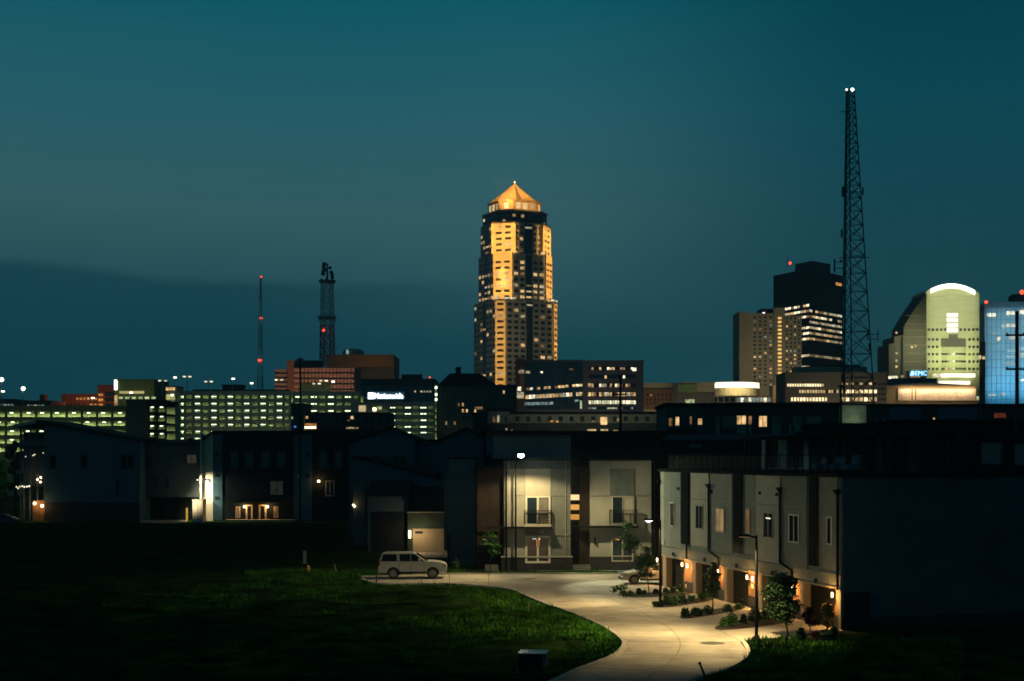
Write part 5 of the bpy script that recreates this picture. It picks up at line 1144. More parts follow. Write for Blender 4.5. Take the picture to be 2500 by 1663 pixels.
for r, y in enumerate((802, 826, 844, 862, 880, 898)):
    xs_ = [2265+k*10 for k in range(5)]+[2343+k*10 for k in range(5)] if r == 0 else [2265,2275,2285]+[2364,2374,2384]
    for x in xs_: T.one(T.F, x, y, x+5.5, y+6, DG)
T.fb('dark_recess', T.F, 2316, 816, 2338, 828, 0, .2, M['bronze']); T.fb('dark_recess', T.F, 2297, 826, 2358, 847, 0, .25, M['bronze'])
cw_ = [T.pa(T.F, 2298+k*6, 900)[0] for k in range(11)]
cur = [(cw_[k], -2.6*(1-((k-5)/5)**2)) for k in range(11)]
T.part(MB().prism(cur, wz(985,YE), wz(848,YE)), 'curved_bay', yel)
for y in (865, 883, 901):
    for k in range(10):
        (xa, ya), (xb, yb) = cur[k], cur[k+1]; L = sqrt((xb-xa)**2+(yb-ya)**2); T.items.append(((xa, ya, (xb-xa)/L, (yb-ya)/L), L*.1, L*.9, wz(y+2.4,YE), wz(y-2.4,YE), DG, .12))
T.one(T.F, 2305, 899, 2310, 903, M['L_warm'], 2.9)
for y, x0, x1 in ((913, 2298, 2376), (931, 2292, 2364)): T.one(T.F, x0, y, x1, y+8.5, emis('lit_lobby', (1,.92,.66), 1.8, var=.25, scale=.15), 3.2)
T.one(T.F, 2277, 913, 2296, 921, M['L_white'], .6); T.one(T.F, 2383, 968, 2389, 977, M['L_grn'], .5); T.flush()
T.w = w
light('AREA', 'facade_floodlight', (w/2, -26, wz(790,YE)), 6400, (.97,1,.58), T.o, aim=(w/2, 0, wz(790,YE)), size=w*1.0, sizey=44, spread=30)
light('AREA', 'facade_floodlight', (w/2, -22, wz(925,YE)), 1700, (.95,1,.42), T.o, aim=(w/2, 0, wz(890,YE)), size=w*.9, sizey=12, spread=60)
light('AREA', 'facade_floodlight', (-10, -44, wz(860,YE)), 3200, (.9,1,.55), T.o, aim=(-14, 6, wz(840,YE)), size=12, sizey=20, spread=90)
# fluted theatre
T = bld('theatre', 'low wide theatre with a brightly lit pale fluted wall below the arched tower', 2165, 2384, 941, 560, 20, mat('tan_wall', (.30,.22,.12), .9), 'theatre')
flm = mat('flutes', (.6,.47,.36), .8)
for k in range(46):
    x = 2192+k*4.13
    if 2223 < x < 2236 and not 2227 < x < 2232: continue
    if x > 2379: break
    a0, a1, z0, z1 = T.rect(T.F, x, 950, x+3.0, 978); MB().fbox(T.F, a0, a1, z0, z1, 0, .45).build('flute', flm, T.o)
T.fb('dark_slot', T.F, 2190, 948, 2191.5, 980, 0, .6, M['dark']); T.part(MB().prism_xz([(0,T.h-.01),(T.w,T.h-.01),(T.w*.9,T.h+.2),(T.w*.45,T.h+1.1)], 0, 14), 'roof_crown', M['beige'])
light('AREA', 'facade_floodlight', (T.w*.56, -2.2, wz(949,560)), 2600, (1,.76,.48), T.o, aim=(T.w*.56, 0, wz(966,560)), size=T.w*.83, sizey=.5)
light('AREA', 'facade_floodlight', (T.w*.5, -14, 8), 1100, (1,.66,.30), T.o, aim=(T.w*.5, 0, 18), size=T.w*.95, sizey=2)
# dark block in front of the arched tower
T = bld('building', 'dark blue slab roof between the letter sign and the fluted theatre', 2180, 2288, 924, 590, 16, M['navy'], 'building', group='dark mid-rise blocks', z0=20)
# dark brick sliver and blue tower
T = bld('building', 'narrow dark red brick sliver between the arched tower and the blue tower', 2390, 2406, 835, 760, 20, mat('red_sliver', (.07,.025,.02), .9), 'building'); T.one(T.F, 2391, 868, 2395, 877, M['L_white']); T.one(T.F, 2398, 870, 2405, 877, M['L_warm']); T.flush()
YB = 820
blu = mat('blue_tower_panel', (.42,.48,.50), .6, var=.05, scale=.2, kind='ribs', k=1.05)
T = Thing('skyscraper', 'tower flooded in electric blue light at the right picture edge with red roof beacons', 'skyscraper', wp(2404, YB), YB, 0, -12)
T.w = T.pa(T.F, 2640, 760)[0]; Hb = wz(738, YB); zr3 = Hb
T.part(MB().box(0, T.w, 0, 30, 0, Hb-3.5), 'wall', blu); T.part(MB().box(-.3, T.w+.3, -.3, 30, Hb-3.5, Hb), 'parapet', mat('blue_parapet', (.20,.24,.27), .7)); T.part(MB().box(16, 40, 6, 24, Hb, Hb+5), 'roof_plant', M['dark'])
for (x0, y0, x1, y1, m) in ((2409,765,2431,773,'L_white'),(2455,760,2477,769,'L_white'),(2489,757,2510,767,'L_white'),(2444,793,2454,800,'L_pale'),(2456,791,2478,799,'L_pale'),(2434,823,2443,832,'L_warm'),(2464,821,2480,829,'L_warm'),(2495,822,2505,827,'L_pale'),(2489,848,2505,856,'L_cool'),(2461,852,2478,860,'L_cool'),(2455,868,2478,874,'L_cool'),(2489,862,2510,872,'L_pale'),(2453,884,2477,890,'L_dim'),(2414,962,2432,967,'L_pale'),(2444,958,2456,966,'L_pale'),(2491,926,2500,930,'L_white'),(2466,744,2472,748,'L_dim'),(2484,744,2490,748,'L_dim'),(2420,812,2436,816,'L_dim'),(2448,808,2458,812,'L_dim')):
    T.one(T.F, x0, y0, x1, y1, M[m], .15)
T.flush()
for k in range(20): T.part(MB().box(T.w*.02+k*2.6, T.w*.02+k*2.6+.35, -.25, 0, 0, Hb-3.6), 'mullion', mat('blue_mullion', (.12,.2,.26), .6) if k == 0 else bpy.data.materials['blue_mullion'])
for k in range(1, 20): T.part(MB().box(.1, T.w-.1, -.14, 0, k*4.6-.25, k*4.6), 'floor_band', bpy.data.materials['blue_mullion'])
p = T.pa(T.F, 2406, 738); T.part(MB().sphere((.8, -.2, wz(738,YB)), .9, 6), 'beacon', M['G_red']); T.part(MB().sphere((T.pa((0,6,1,0),2495,713)[0], 5.5, wz(713,YB)), 1.3, 6), 'beacon', M['G_red'])
light('AREA', 'facade_floodlight', (T.w*.42, -30, wz(860,YB)), 6600, (.40,.82,1), T.o, aim=(T.w*.42, 0, wz(860,YB)), size=T.w*.85, sizey=50, spread=40)
light('AREA', 'facade_floodlight', (T.w*.4, -16, wz(975,YB)), 4200, (.02,.5,1), T.o, aim=(T.w*.4, 0, wz(925,YB)), size=T.w*.8, sizey=4, spread=120)

# ================================================================== MID-DISTANCE DARK APARTMENTS (right)
T = bld('apartment_building', 'long black apartment building with a few orange lit windows under the drum and hotel', 1745, 2048, 983, 190, 14, mat('soot_wall', (.035,.05,.048), .9, var=.08), 'apartment building', group='dark apartment buildings', roof=M['dark'])
for x0, y0, x1, y1, m in ((1799,1015,1821,1036,'L_warm'),(1827,1016,1835,1036,'L_dim'),(1853,1016,1872,1042,'L_warm')): nwin(T, T.F, (x0,y0,x1,y1), M[m], M['dark'], 1 if x1-x0 > 12 else 0)
for x0, x1, y1 in ((1764,1795,1043),(1886,1905,1036),(1936,1958,1036),(1970,2003,1044),(1730+17,1756,1036)): nwin(T, T.F, (x0,1017,x1,y1), M['bglass'], M['slate'], 1)
for x0, x1 in ((1799,1821),(1827,1834),(1884,1905),(1926,1931),(1938,1958),(1996,2003),(1748,1756)): T.fb('balcony_panel', T.F, x0, 1037, x1, 1060, 0, .3, M['grey'])
T = bld('apartment_building', 'navy apartment end with four slim warm windows left of the long black one', 1628, 1746, 984, 192, 14, mat('navy_wall', (.05,.08,.095), .9), 'apartment building', group='dark apartment buildings', roof=M['dark'])
for x0, y0, x1, y1, m in ((1633,1021,1641,1040,'L_dim'),(1649,1018,1658,1039,'L_warm'),(1684,1017,1689,1036,'L_dim'),(1704,1022,1714,1037,'L_warm')):
    nwin(T, T.F, (x0,y0,x1,y1), M[m], M['navy'], 0); T.fb('balcony_panel', T.F, x0, y1+2, x1, y1+14, 0, .2, M['slate'])
T = bld('apartment_building', 'black-clad apartment section with one pale stucco bay below the fluted theatre', 2046, 2560, 986, 192, 14, mat('soot_wall2', (.03,.045,.045), .9), 'apartment building', group='dark apartment buildings', roof=M['dark'])
T.fb('stucco_bay', T.F, 2048, 990, 2113, 1036, 0, .4, mat('moss_stucco', (.45,.48,.38), .9))
xb_ = T.pa(T.F, 2080, 1000)[0]; light('SPOT', 'porch_light', (xb_, -3.5, wz(1036,192)), 90, (.8,1,.6), T.o, aim=(xb_, 0, wz(1012,192)), size=.3, cone=85, blend=1); T.fb('siding_panel', T.F, 2170, 991, 2248, 1025, 0, .2, M['navy']); T.fb('siding_panel', T.F, 2290, 991, 2385, 1025, 0, .2, M['navy'])  # spot added to brighten the stucco bay; no porch lamp there
for x in (2136, 2155): T.one(T.F, x, 1018, x+6, 1030, M['bglass'], .1)
T.one(T.F, 2427, 1009, 2455, 1020, emis('lit_red_glow', (1,.2,.08), .09, var=.6)); T.one(T.F, 2278, 1020, 2282, 1024, M['L_warm']); T.one(T.F, 2208, 1020, 2224, 1023, M['L_dim']); T.flush()

# nearer dark rows
T = bld('townhouse_block', 'dark flat roof block with a navy parapet right behind the roof deck railing', 1600, 2010, 1061, 138, 12, M['dark'], 'townhouses', group='dark flat roof blocks', roof=M['navy'])
for x0, x1, y0, y1 in ((1682,1713,1084,1093),(1808,1850,1070,1076),(1888,1920,1078,1092)): T.fb('siding_panel', T.F, x0, y0, x1, y1, 0, .2, M['slate'])
for x in (1684, 1704): T.fb('window', T.F, x, 1040, x+7, 1066, -.1, .1, M['bglass']) if False else None
T = bld('townhouse_block', 'black penthouse block under the pale stucco bay', 2010, 2208, 1033, 140, 10, M['dark'], 'townhouses', group='dark flat roof blocks', roof=M['black'])
T.fb('siding_panel', T.F, 2070, 1060, 2200, 1070, 0, .15, M['navy']); T.fb('post', T.F, 2129, 1072, 2133, 1120, 0, .3, M['slate'])
T = bld('townhouse_block', 'black penthouse block at the right edge below the red glowing window', 2206, 2620, 1024, 141, 10, M['dark'], 'townhouses', group='dark flat roof blocks', roof=M['black'])
T.fb('trim', T.F, 2208, 1051, 2364, 1053, 0, .15, M['slate']); T.fb('siding_panel', T.F, 2216, 1073, 2275, 1092, 0, .2, M['navy']); T.fb('vent_pipe', T.F, 2391, 1000, 2395, 1040, 0, .2, M['slate'])
T.fb('post', T.F, 2363, 1048, 2366, 1130, 0, .2, M['navy'])
T = bld('townhouse_block', 'small black flat block between the two broad rows at the picture middle', 1690, 1720, 1070, 145, 8, M['dark'], 'townhouses', group='dark flat roof blocks', z0=0)
# ================================================================== UTILITY POLES
def upole(label, px, Y, pyt, r, arms):
    t = Thing('utility_pole', label, 'utility pole', wp(px, Y), Y, 0, 0, 'wooden utility poles')
    t.part(MB().tube((0,0,0), (0,0,wz(pyt,Y)), r*1.15, r*.9, 10), 'pole', M['timber'])
    for x0, x1, y in arms:
        t.part(MB().box((x0-px)*Y/FOC, (x1-px)*Y/FOC, -.08, .08, wz(y, Y)-.09, wz(y, Y)+.07), 'crossarm', M['timber'])
        for q in (x0, x1): X = (q-px)*Y/FOC*.9; MB().lathe([(.05,0),(.07,.06),(.05,.14)], (X, 0, wz(y, Y)+.07), 8).build('insulator', M['steel'], t.o)
upole('dark wooden utility pole in front of the blue tower', 2483, 120, 760, .16, [(2456,2500,818),(2456,2510,901)])
upole('dark wooden utility pole in front of the slanting glass office', 1515, 150, 916, .15, [(1494,1530,963),(1509,1520,918)])
upole('thinnest utility pole, before the ribbed brick office', 733, 175, 873, .11, [(726,740,878)])
upole('slim dark pole at the left side of the lattice mast foot', 2053, 170, 940, .14, [(2046,2060,944)])
# ================================================================== VEHICLES
silver = mat('silver_paint', (.40,.40,.37), .4, metal=.1, var=.02, spec=.5); cglass = mat('car_glass', (.006,.008,.01), .25, spec=.12, var=.1)
def arch(cx, r, z0, n=10):   # wheel opening, front to rear along the underside
    return [(cx+r*cos(pi*i/n), z0+max(0, r*sin(pi*i/n))) for i in range(n+1)]
def wheel(t, x, y, r, w=.24):
    ty = MB(); n = 28; pr = [(r*.66, -w/2), (r*.96, -w/2), (r, -w/2+.04), (r, w/2-.04), (r*.96, w/2), (r*.66, w/2)]
    vs = [(x+q*cos(2*pi*i/n), y+d, r+q*sin(2*pi*i/n)) for q, d in pr for i in range(n)]; k = len(pr)
    ty.add(vs, [(j*n+i, j*n+(i+1)%n, ((j+1)%k)*n+(i+1)%n, ((j+1)%k)*n+i) for j in range(k) for i in range(n)])
    wo_ = bpy.data.objects.new('wheel', None); COL.objects.link(wo_); wo_.parent = t.o
    ty.build('tyre', M['rubber'], wo_, smooth=False)
    rm = MB(); sd = -1 if y < 0 else 1; yo = y+sd*w*.38
    rm.tube((x, yo-.02, r), (x, yo+.02, r), r*.2, n=12); rm.tube((x, y-w*.1, r), (x, y+w*.1, r), r*.62, n=20)
    for a in range(6):
        c, s = cos(a*pi/3), sin(a*pi/3); rm.hexa([(x+c*.05-s*.04, yo-.03, r+s*.05+c*.04), (x+c*r*.66-s*.05, yo-.03, r+s*r*.66+c*.05), (x+c*r*.66+s*.05, yo-.03, r+s*r*.66-c*.05), (x+c*.05+s*.04, yo-.03, r+s*.05-c*.04), (x+c*.05-s*.04, yo+.03, r+s*.05+c*.04), (x+c*r*.66-s*.05, yo+.03, r+s*r*.66+c*.05), (x+c*r*.66+s*.05, yo+.03, r+s*r*.66-c*.05), (x+c*.05+s*.04, yo+.03, r+s*.05-c*.04)])
    n = 24; vs = [(x+q*cos(2*pi*i/n), yo+d, r+q*sin(2*pi*i/n)) for q, d in ((r*.70, -.04), (r*.70, .03), (r*.62, .03), (r*.62, -.04)) for i in range(n)]
    rm.add(vs, [(j*n+i, j*n+(i+1)%n, ((j+1)%4)*n+(i+1)%n, ((j+1)%4)*n+i) for j in range(4) for i in range(n)]); rm.build('rim', M['alloy'], wo_)
def loft(sections, mb=None):   # sections: list of (profile points) of equal count -> closed loft
    mb = mb or MB(); n = len(sections[0]); k = len(sections); vs = [p for s in sections for p in s]
    return mb.add(vs, [tuple(range(n-1,-1,-1)), tuple(range((k-1)*n, k*n))]+[(j*n+i, j*n+(i+1)%n, (j+1)*n+(i+1)%n, (j+1)*n+i) for j in range(k-1) for i in range(n)])
def vehicle(name, label, cat, px, pyb, rot, spec, group=None):
    x, y = gd(px, pyb); t = Thing(name, label, cat, x, y, .012, rot, group)
    L, Wd, wr, wx, low, cab, glassq = spec['L'], spec['W'], spec['wr'], spec['wx'], spec['low'], spec['cab'], spec['glass']
    hw = Wd/2
    under = []
    z0 = spec.get('z0', .38)
    prof = [(low[0][0], z0)] + arch_under(wx, wr, z0) + [(low[-1][0], z0)] + list(reversed(low))
    secs = [[(px_, yy*1.0, zz) for px_, zz in prof] for yy in (-hw+.06, -hw, hw, hw-.06)]
    secs = [[(a, yy, z0+(c-z0)*(1 if abs(yy) > hw-.01 else 1)) for a, _, c in s_] for s_, yy in zip(secs, (-hw, -hw+.0001, hw-.0001, hw))]
    b = MB().prism_xz(prof, -hw, hw); body = t.part(b, 'body', silver, bevel=.06)
    # cabin with tumblehome
    c0 = [(a, -hw+.03, z) if z < cab['belt']+.02 else (a, -hw+.03+cab['tum'], z) for a, z in cab['p']]; c1 = [(a, -yy, z) for a, yy, z in c0]
    n = len(c0); cb = MB().add(c0+c1, [tuple(range(n)), tuple(range(2*n-1, n-1, -1))]+[(i, n+i, n+(i+1)%n, (i+1)%n) for i in range(n)]); t.part(cb, 'cabin', silver, bevel=.05)
    for q in glassq:      # side windows (both sides), slightly proud of the tumblehome plane
        for sd in (-1, 1):
            top = cab['top']; pts = []
            for a, z in q:
                f = (z-cab['belt'])/(top-cab['belt']); yy = hw-.03-cab['tum']*max(0, min(1, f)); pts.append((a, yy, z))
            o_ = [(a, sd*(yy+.012), z) for a, yy, z in pts]; i_ = [(a, sd*(yy-.03), z) for a, yy, z in pts]; m_ = len(q)
            t.part(MB().add(o_+i_, [tuple(range(m_)), tuple(range(2*m_-1, m_-1, -1))]+[(k, m_+k, m_+(k+1)%m_, (k+1)%m_) for k in range(m_)]), 'side_window', cglass)
    (xa, za), (xb, zb) = cab['ws']; iw = hw-.12; it = hw-.12-cab['tum']
    nxv, nzv = (zb-za), -(xb-xa); nl = sqrt(nxv*nxv+nzv*nzv); nxv, nzv = -nxv/nl*.02 if nxv < 0 else nxv/nl*.02, abs(nzv)/nl*.02
    t.part(MB().hexa([(xa,-iw,za),(xa,iw,za),(xb,it,zb),(xb,-it,zb),(xa+.03,-iw,za+.03),(xa+.03,iw,za+.03),(xb+.03,it,zb+.03),(xb+.03,-it,zb+.03)]), 'windscreen', cglass)
    (xa, za), (xb, zb) = cab['rw']
    t.part(MB().hexa([(xa,-iw,za),(xa,iw,za),(xb,it,zb),(xb,-it,zb),(xa-.03,-iw,za+.01),(xa-.03,iw,za+.01),(xb-.03,it,zb+.01),(xb-.03,-it,zb+.01)]), 'rear_window', cglass)
    for x_ in wx:
        for sd in (-1, 1): wheel(t, x_, sd*(hw-.13), wr)
        t.part(MB().box(x_-wr*1.05, x_+wr*1.05, -hw+.28, hw-.28, .25, z0+wr*1.0), 'wheel_well', M['black'])
    for sd in (-1, 1):
        t.part(MB().box(*spec['hl'][:2], sd*hw-.02 if sd > 0 else -hw-.02, (hw+.02 if sd > 0 else -hw+.02)-(0 if sd < 0 else 0), *spec['hl'][2:]) if False else MB().box(spec['hl'][0], spec['hl'][1], sd*(hw-.42), sd*(hw+.012), spec['hl'][2], spec['hl'][3]), 'headlight', mat('headlight_glass', (.7,.7,.68), .1, metal=.5) if sd < 0 and not bpy.data.materials.get('headlight_glass') else bpy.data.materials['headlight_glass'])
        t.part(MB().box(spec['tl'][0], spec['tl'][1], sd*(hw-.25), sd*(hw+.012), spec['tl'][2], spec['tl'][3]), 'taillight', mat('taillight_glass', (.12,.01,.01), .2) if not bpy.data.materials.get('taillight_glass') else bpy.data.materials['taillight_glass'])
        mx, mz = spec['mir']; t.part(MB().box(mx-.1, mx+.12, sd*(hw+.02), sd*(hw+.24), mz, mz+.2), 'mirror', silver, bevel=.03)
        for hx in spec['hd']: t.part(MB().box(hx, hx+.2, sd*(hw-.02), sd*(hw+.03), spec['hz'], spec['hz']+.05), 'door_handle', M['alloy'])
        for dx in spec['seams']: t.part(MB().box(dx-.012, dx+.012, sd*(hw-.02), sd*(hw+.004), z0+.12, cab['belt']), 'door_seam', M['black'])
        if 'rack' in spec: t.part(MB().box(spec['rack'][0], spec['rack'][1], sd*(hw-.03-cab['tum'])-.05, sd*(hw-.03-cab['tum'])+.02, cab['top']+.03, cab['top']+.07), 'roof_rail', M['alloy'])
        t.part(MB().box(wx[0]+wr*1.25, wx[1]-wr*1.25, sd*(hw-.05), sd*(hw+.03), z0-.02, z0+.10), 'side_step', M['black'])
    t.part(MB().box(L-.05, L+.04, -hw+.1, hw-.1, z0+.05, z0+.2), 'front_bumper', M['black']); t.part(MB().box(-.06, .05, -hw+.08, hw-.08, z0+.02, z0+.26), 'rear_bumper', silver, bevel=.03)
    t.part(MB().box(L-.03, L+.03, -hw*.6, hw*.6, z0+.28, z0+.55), 'grille', M['alloy'])
    return t
def arch_under(wx, r, z0):
    R_ = r*1.22; out = []
    for cx in wx:
        h0 = max(0, z0-r); a0 = math.asin(min(.95, h0/R_)) if h0 > 0 else 0
        for i in range(13):
            a = pi-(pi)*i/12; out.append((cx+R_*cos(a), max(z0, r+R_*sin(a)*.98)))
    return out
suv = dict(L=5.25, W=2.0, wr=.41, wx=(1.13, 4.17), z0=.44,
  low=[(0,.46),(-.04,.75),(.0,1.1),(.05,1.32),(3.8,1.34),(4.3,1.31),(4.85,1.24),(5.10,1.14),(5.24,.98),(5.28,.70),(5.24,.46)],
  cab=dict(belt=1.32, top=1.95, tum=.15, p=[(.03,1.30),(.10,1.62),(.24,1.91),(.45,1.96),(2.65,1.98),(2.85,1.93),(3.72,1.32)], ws=((3.70,1.34),(2.90,1.89)), rw=((.10,1.36),(.30,1.84))),
  glass=[[(.22,1.35),(1.42,1.35),(1.38,1.87),(.34,1.87)], [(1.64,1.35),(2.44,1.35),(2.44,1.88),(1.60,1.88)], [(2.50,1.35),(3.50,1.35),(2.86,1.86),(2.50,1.88)]],
  hl=(4.92,5.2,.96,1.14), tl=(-.03,.10,1.0,1.45), mir=(3.15,1.38), hd=(1.7,2.55), hz=1.16, seams=(1.6,2.47,3.5), rack=(.5,2.6))
vehicle('suv', 'silver full-size suv parked side-on facing right at the far kerb', 'car', 926, 1411, 2, suv)
hb = dict(L=4.6, W=1.8, wr=.33, wx=(.95, 3.65), z0=.30,
  low=[(0,.3),(-.03,.6),(.02,.98),(2.9,.99),(3.5,.95),(4.2,.82),(4.5,.68),(4.6,.5),(4.6,.3)],
  cab=dict(belt=.97, top=1.46, tum=.20, p=[(.08,.95),(.35,1.25),(.8,1.42),(1.5,1.48),(2.3,1.47),(2.55,1.42),(3.55,.98)], ws=((3.5,1.0),(2.58,1.40)), rw=((.15,1.0),(.74,1.38))),
  glass=[[(.75,1.03),(1.75,1.02),(1.72,1.38),(1.1,1.36)], [(1.85,1.02),(3.2,1.02),(2.5,1.38),(1.85,1.39)]],
  hl=(4.1,4.55,.62,.82), tl=(-.04,.2,.78,.98), mir=(3.0,1.02), hd=(1.55,2.6), hz=.88, seams=(1.8,2.9))
vehicle('hatchback', 'silver hatchback partly hidden behind the sapling at the end of the garage row', 'car', 1664, 1424, 183, hb)
T = Thing('parked_car', 'dark parked car at the far left picture edge by the lamp-lit porch', 'car', wp(-30, 196), 196, 0, 0)
T.part(MB().prism_xz([(0,.3),(4.3,.3),(4.35,.7),(3.6,.95),(.1,1.0)], -.85, .85), 'body', mat('dark_paint', (.04,.05,.07), .25, spec=.6), bevel=.08); T.part(MB().prism_xz([(.3,.95),(3.4,.92),(2.6,1.4),(.9,1.42)], -.72, .72), 'cabin', cglass, bevel=.06)
for x in (.85, 3.4):
    for sd in (-1, 1): T.part(MB().tube((x, sd*.65, .32), (x, sd*.87, .32), .32, n=16), 'wheel', M['rubber'])
T.part(MB().box(4.2, 4.38, -.8, -.4, .6, .75), 'headlight', bpy.data.materials['headlight_glass'])

# ================================================================== TREES AND SHRUBS
def tree(label, px, pyb, crown, trunk_r, n, m, kind='sapling', lean=0, size=.10, group='young street trees', cat='tree', clumps=16):
    """crown = photo box (x0,y0,x1,y1) of the foliage at the trunk's depth"""
    x, y = gd(px, pyb); t = Thing(kind, label, cat, x, y, 0, 0, group); Y = y
    x0, x1 = (crown[0]-px)*Y/FOC, (crown[2]-px)*Y/FOC; z0, z1 = wz(crown[3], Y), wz(crown[1], Y)
    tr = MB(); cxm = (x0+x1)/2; zt = z0+(z1-z0)*.8
    tr.tube((0,0,0), (cxm*.5, 0, z0+.05), trunk_r, trunk_r*.75, 7); tr.tube((cxm*.5,0,z0), (cxm, 0, zt), trunk_r*.75, trunk_r*.2, 6)
    cl = []
    for k in range(clumps):
        f = rnd(0, 1); wdt = (1-abs(2*f-.9)**2*.75); cx = cxm+(x1-x0)/2*rnd(-1, 1)*max(.25, wdt)*.82; cyy = (x1-x0)/2*rnd(-.8, .8)*max(.25, wdt); cz = z0+(z1-z0)*(.06+.88*f); cl.append((cx, cyy, cz)); 
        zb = max(z0*.8, cz-rnd(.2, .5)*(z1-z0)*.5); fx = min(1, max(0, (zb-z0)/(zt-z0))); tr.tube((cxm*(.5+.5*fx), 0, zb), (cx, cyy, cz), trunk_r*.35, trunk_r*.1, 4)
    t.part(tr, 'trunk', M['bark'])
    lf = MB(); rr = (x1-x0)*.19
    for k in range(n):
        cx, cyy, cz = random.choice(cl); g = random.gauss; px_, py_, pz_ = cx+g(0, rr*.6), cyy+g(0, rr*.6), cz+g(0, rr*.45)
        a, b_ = rnd(0, 6.28), rnd(-1, 1); s = size*rnd(.6, 1.3); u = (cos(a)*s, sin(a)*s, b_*s*.6); v = (-sin(a)*s*.5, cos(a)*s*.5, rnd(-.5,.5)*s)
        lf.add([(px_-u[0], py_-u[1], pz_-u[2]), (px_+v[0], py_+v[1], pz_+v[2]), (px_+u[0], py_+u[1], pz_+u[2]), (px_-v[0], py_-v[1], pz_-v[2])], [(0,1,2,3)])
    t.part(lf, 'crown', m); return t
tree('sparse sapling beside the entry steps of the chandelier house', 1196, 1401, (1180,1304,1220,1354), .035, 700, M['leaf'], clumps=9, size=.12)
tree('sapling standing before the lower window of the right stucco townhouse', 1538, 1400, (1508,1277,1560,1346), .045, 900, M['leafd'], clumps=13, size=.12)
tree('sapling hiding the silver hatchback at the head of the first planting bed', 1585, 1451, (1556,1334,1602,1424), .04, 1500, M['leaf'], clumps=18, size=.11)
tree('narrow sapling in the third planting bed between two lit wood panels', 1740, 1496, (1722,1370,1761,1448), .045, 2600, M['leafd'], clumps=22, size=.10)
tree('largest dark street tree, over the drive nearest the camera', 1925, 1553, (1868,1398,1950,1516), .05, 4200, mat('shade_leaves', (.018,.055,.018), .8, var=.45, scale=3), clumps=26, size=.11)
tree('golden lit bush tree beside the last amber lamp of the garage row', 2019, 1540, (2000,1474,2040,1528), .03, 1200, M['leafy'], 'ornamental_tree', clumps=14, size=.09, group='ornamental shrubs')
tree('maroon leaved shrub tree between the large street tree and the golden one', 1978, 1541, (1958,1484,1998,1528), .03, 900, M['leafr'], 'ornamental_tree', clumps=12, size=.09, group='ornamental shrubs')
def shrub(label, px, pyb, w, h, m='leaf', grassy=False, n=260):
    x, y = gd(px, pyb); t = Thing('shrub' if not grassy else 'ornamental_grass', label, 'shrub' if not grassy else 'ornamental grass', x, y, 0, 0, 'shrubs in the planting beds'); wm, hm = w*y/FOC/2, h*y/FOC
    lf = MB()
    if grassy:
        for k in range(n):
            a, r = rnd(0, 6.28), rnd(0, 1)**.6; l = hm*rnd(.7, 1.15); bx, by = wm*.35*r*cos(a), wm*.35*r*sin(a); tx, ty = wm*rnd(.4, 1.15)*cos(a), wm*rnd(.4, 1.15)*sin(a); q = .025
            lf.add([(bx-q*sin(a), by+q*cos(a), 0), (bx+q*sin(a), by-q*cos(a), 0), ((bx+tx)/2+q*sin(a), (by+ty)/2-q*cos(a), l*.75), (tx, ty, l*rnd(.6, 1))], [(0,1,2,3)])
    else:
        for k in range(n):
            a, e = rnd(0, 6.28), math.asin(rnd(0, 1)); r = rnd(.55, 1.05); px_, py_, pz_ = wm*r*cos(a)*cos(e), wm*r*sin(a)*cos(e), hm*.12+hm*.9*r*sin(e); s = rnd(.05, .11); b1, b2 = rnd(0, 6.28), rnd(-.8, .8)
            u = (cos(b1)*s, sin(b1)*s, b2*s); v = (-sin(b1)*s*.6, cos(b1)*s*.6, rnd(-.6, .6)*s)
            lf.add([(px_-u[0], py_-u[1], pz_-u[2]), (px_+v[0], py_+v[1], pz_+v[2]), (px_+u[0], py_+u[1], pz_+u[2]), (px_-v[0], py_-v[1], pz_-v[2])], [(0,1,2,3)])
    t.part(lf, 'foliage', M[m]); st_ = MB()
    for k in range(4): a = k*1.6; st_.tube((0,0,-.02), (wm*.5*cos(a), wm*.5*sin(a), hm*.6), .02, .008, 4)
    t.part(st_, 'stem', M['bark']); return t
# mulch beds between the drives
beds = [[(1517,1458),(1535,1449),(1640,1446),(1686,1443),(1690,1452),(1640,1456),(1560,1461)],
        [(1589,1484),(1600,1474),(1700,1461),(1745,1459),(1738,1468),(1690,1476),(1622,1485)],
        [(1655,1511),(1672,1498),(1760,1485),(1815,1478),(1822,1487),(1760,1500),(1690,1511)],
        [(1741,1537),(1752,1527),(1850,1506),(1925,1492),(1940,1512),(1905,1526),(1765,1541)],
        [(1814,1568),(1905,1556),(1990,1545),(2045,1533),(2055,1548),(1960,1570),(1880,1574)]]
for k, P in enumerate(beds[:4]): sheet('planting_bed', smooth_path([gd(*p) for p in P], 1), .03, M['mulch'])
sheet('planting_bed', [gd(*p) for p in beds[4]], .026, M['mulch'])
SH = []
bn = ['farthest planting bed', 'planting bed beside the far lamp post', 'planting bed with the narrow sapling', 'planting bed behind the nearest lamp post']
def bed(k, items):
    od = ['first','second','third','fourth','fifth','sixth','seventh','eighth']
    for i, (px, py, w, h, m, g) in enumerate(items):
        adj = {'leaf':'green','leafd':'dark green','leafy':'golden','leafr':'maroon'}[m]; sz = 'large ' if w > 28 else ('small ' if w < 14 else '')
        shrub(f"{sz}{adj} {'grass clump' if g else 'shrub'}, {od[i]} from the road, {bn[k]}", px, py, w, h, m, g, 340 if w > 24 else 220)
bed(0, [(1526,1455,13,12,'leaf',0),(1540,1454,13,12,'leaf',0),(1560,1453,14,17,'leafd',0),(1573,1452,12,11,'leaf',0),(1601,1451,14,14,'leafd',0),(1626,1449,16,14,'leaf',0),(1643,1448,20,17,'leaf',0),(1664,1446,14,15,'leaf',0)])
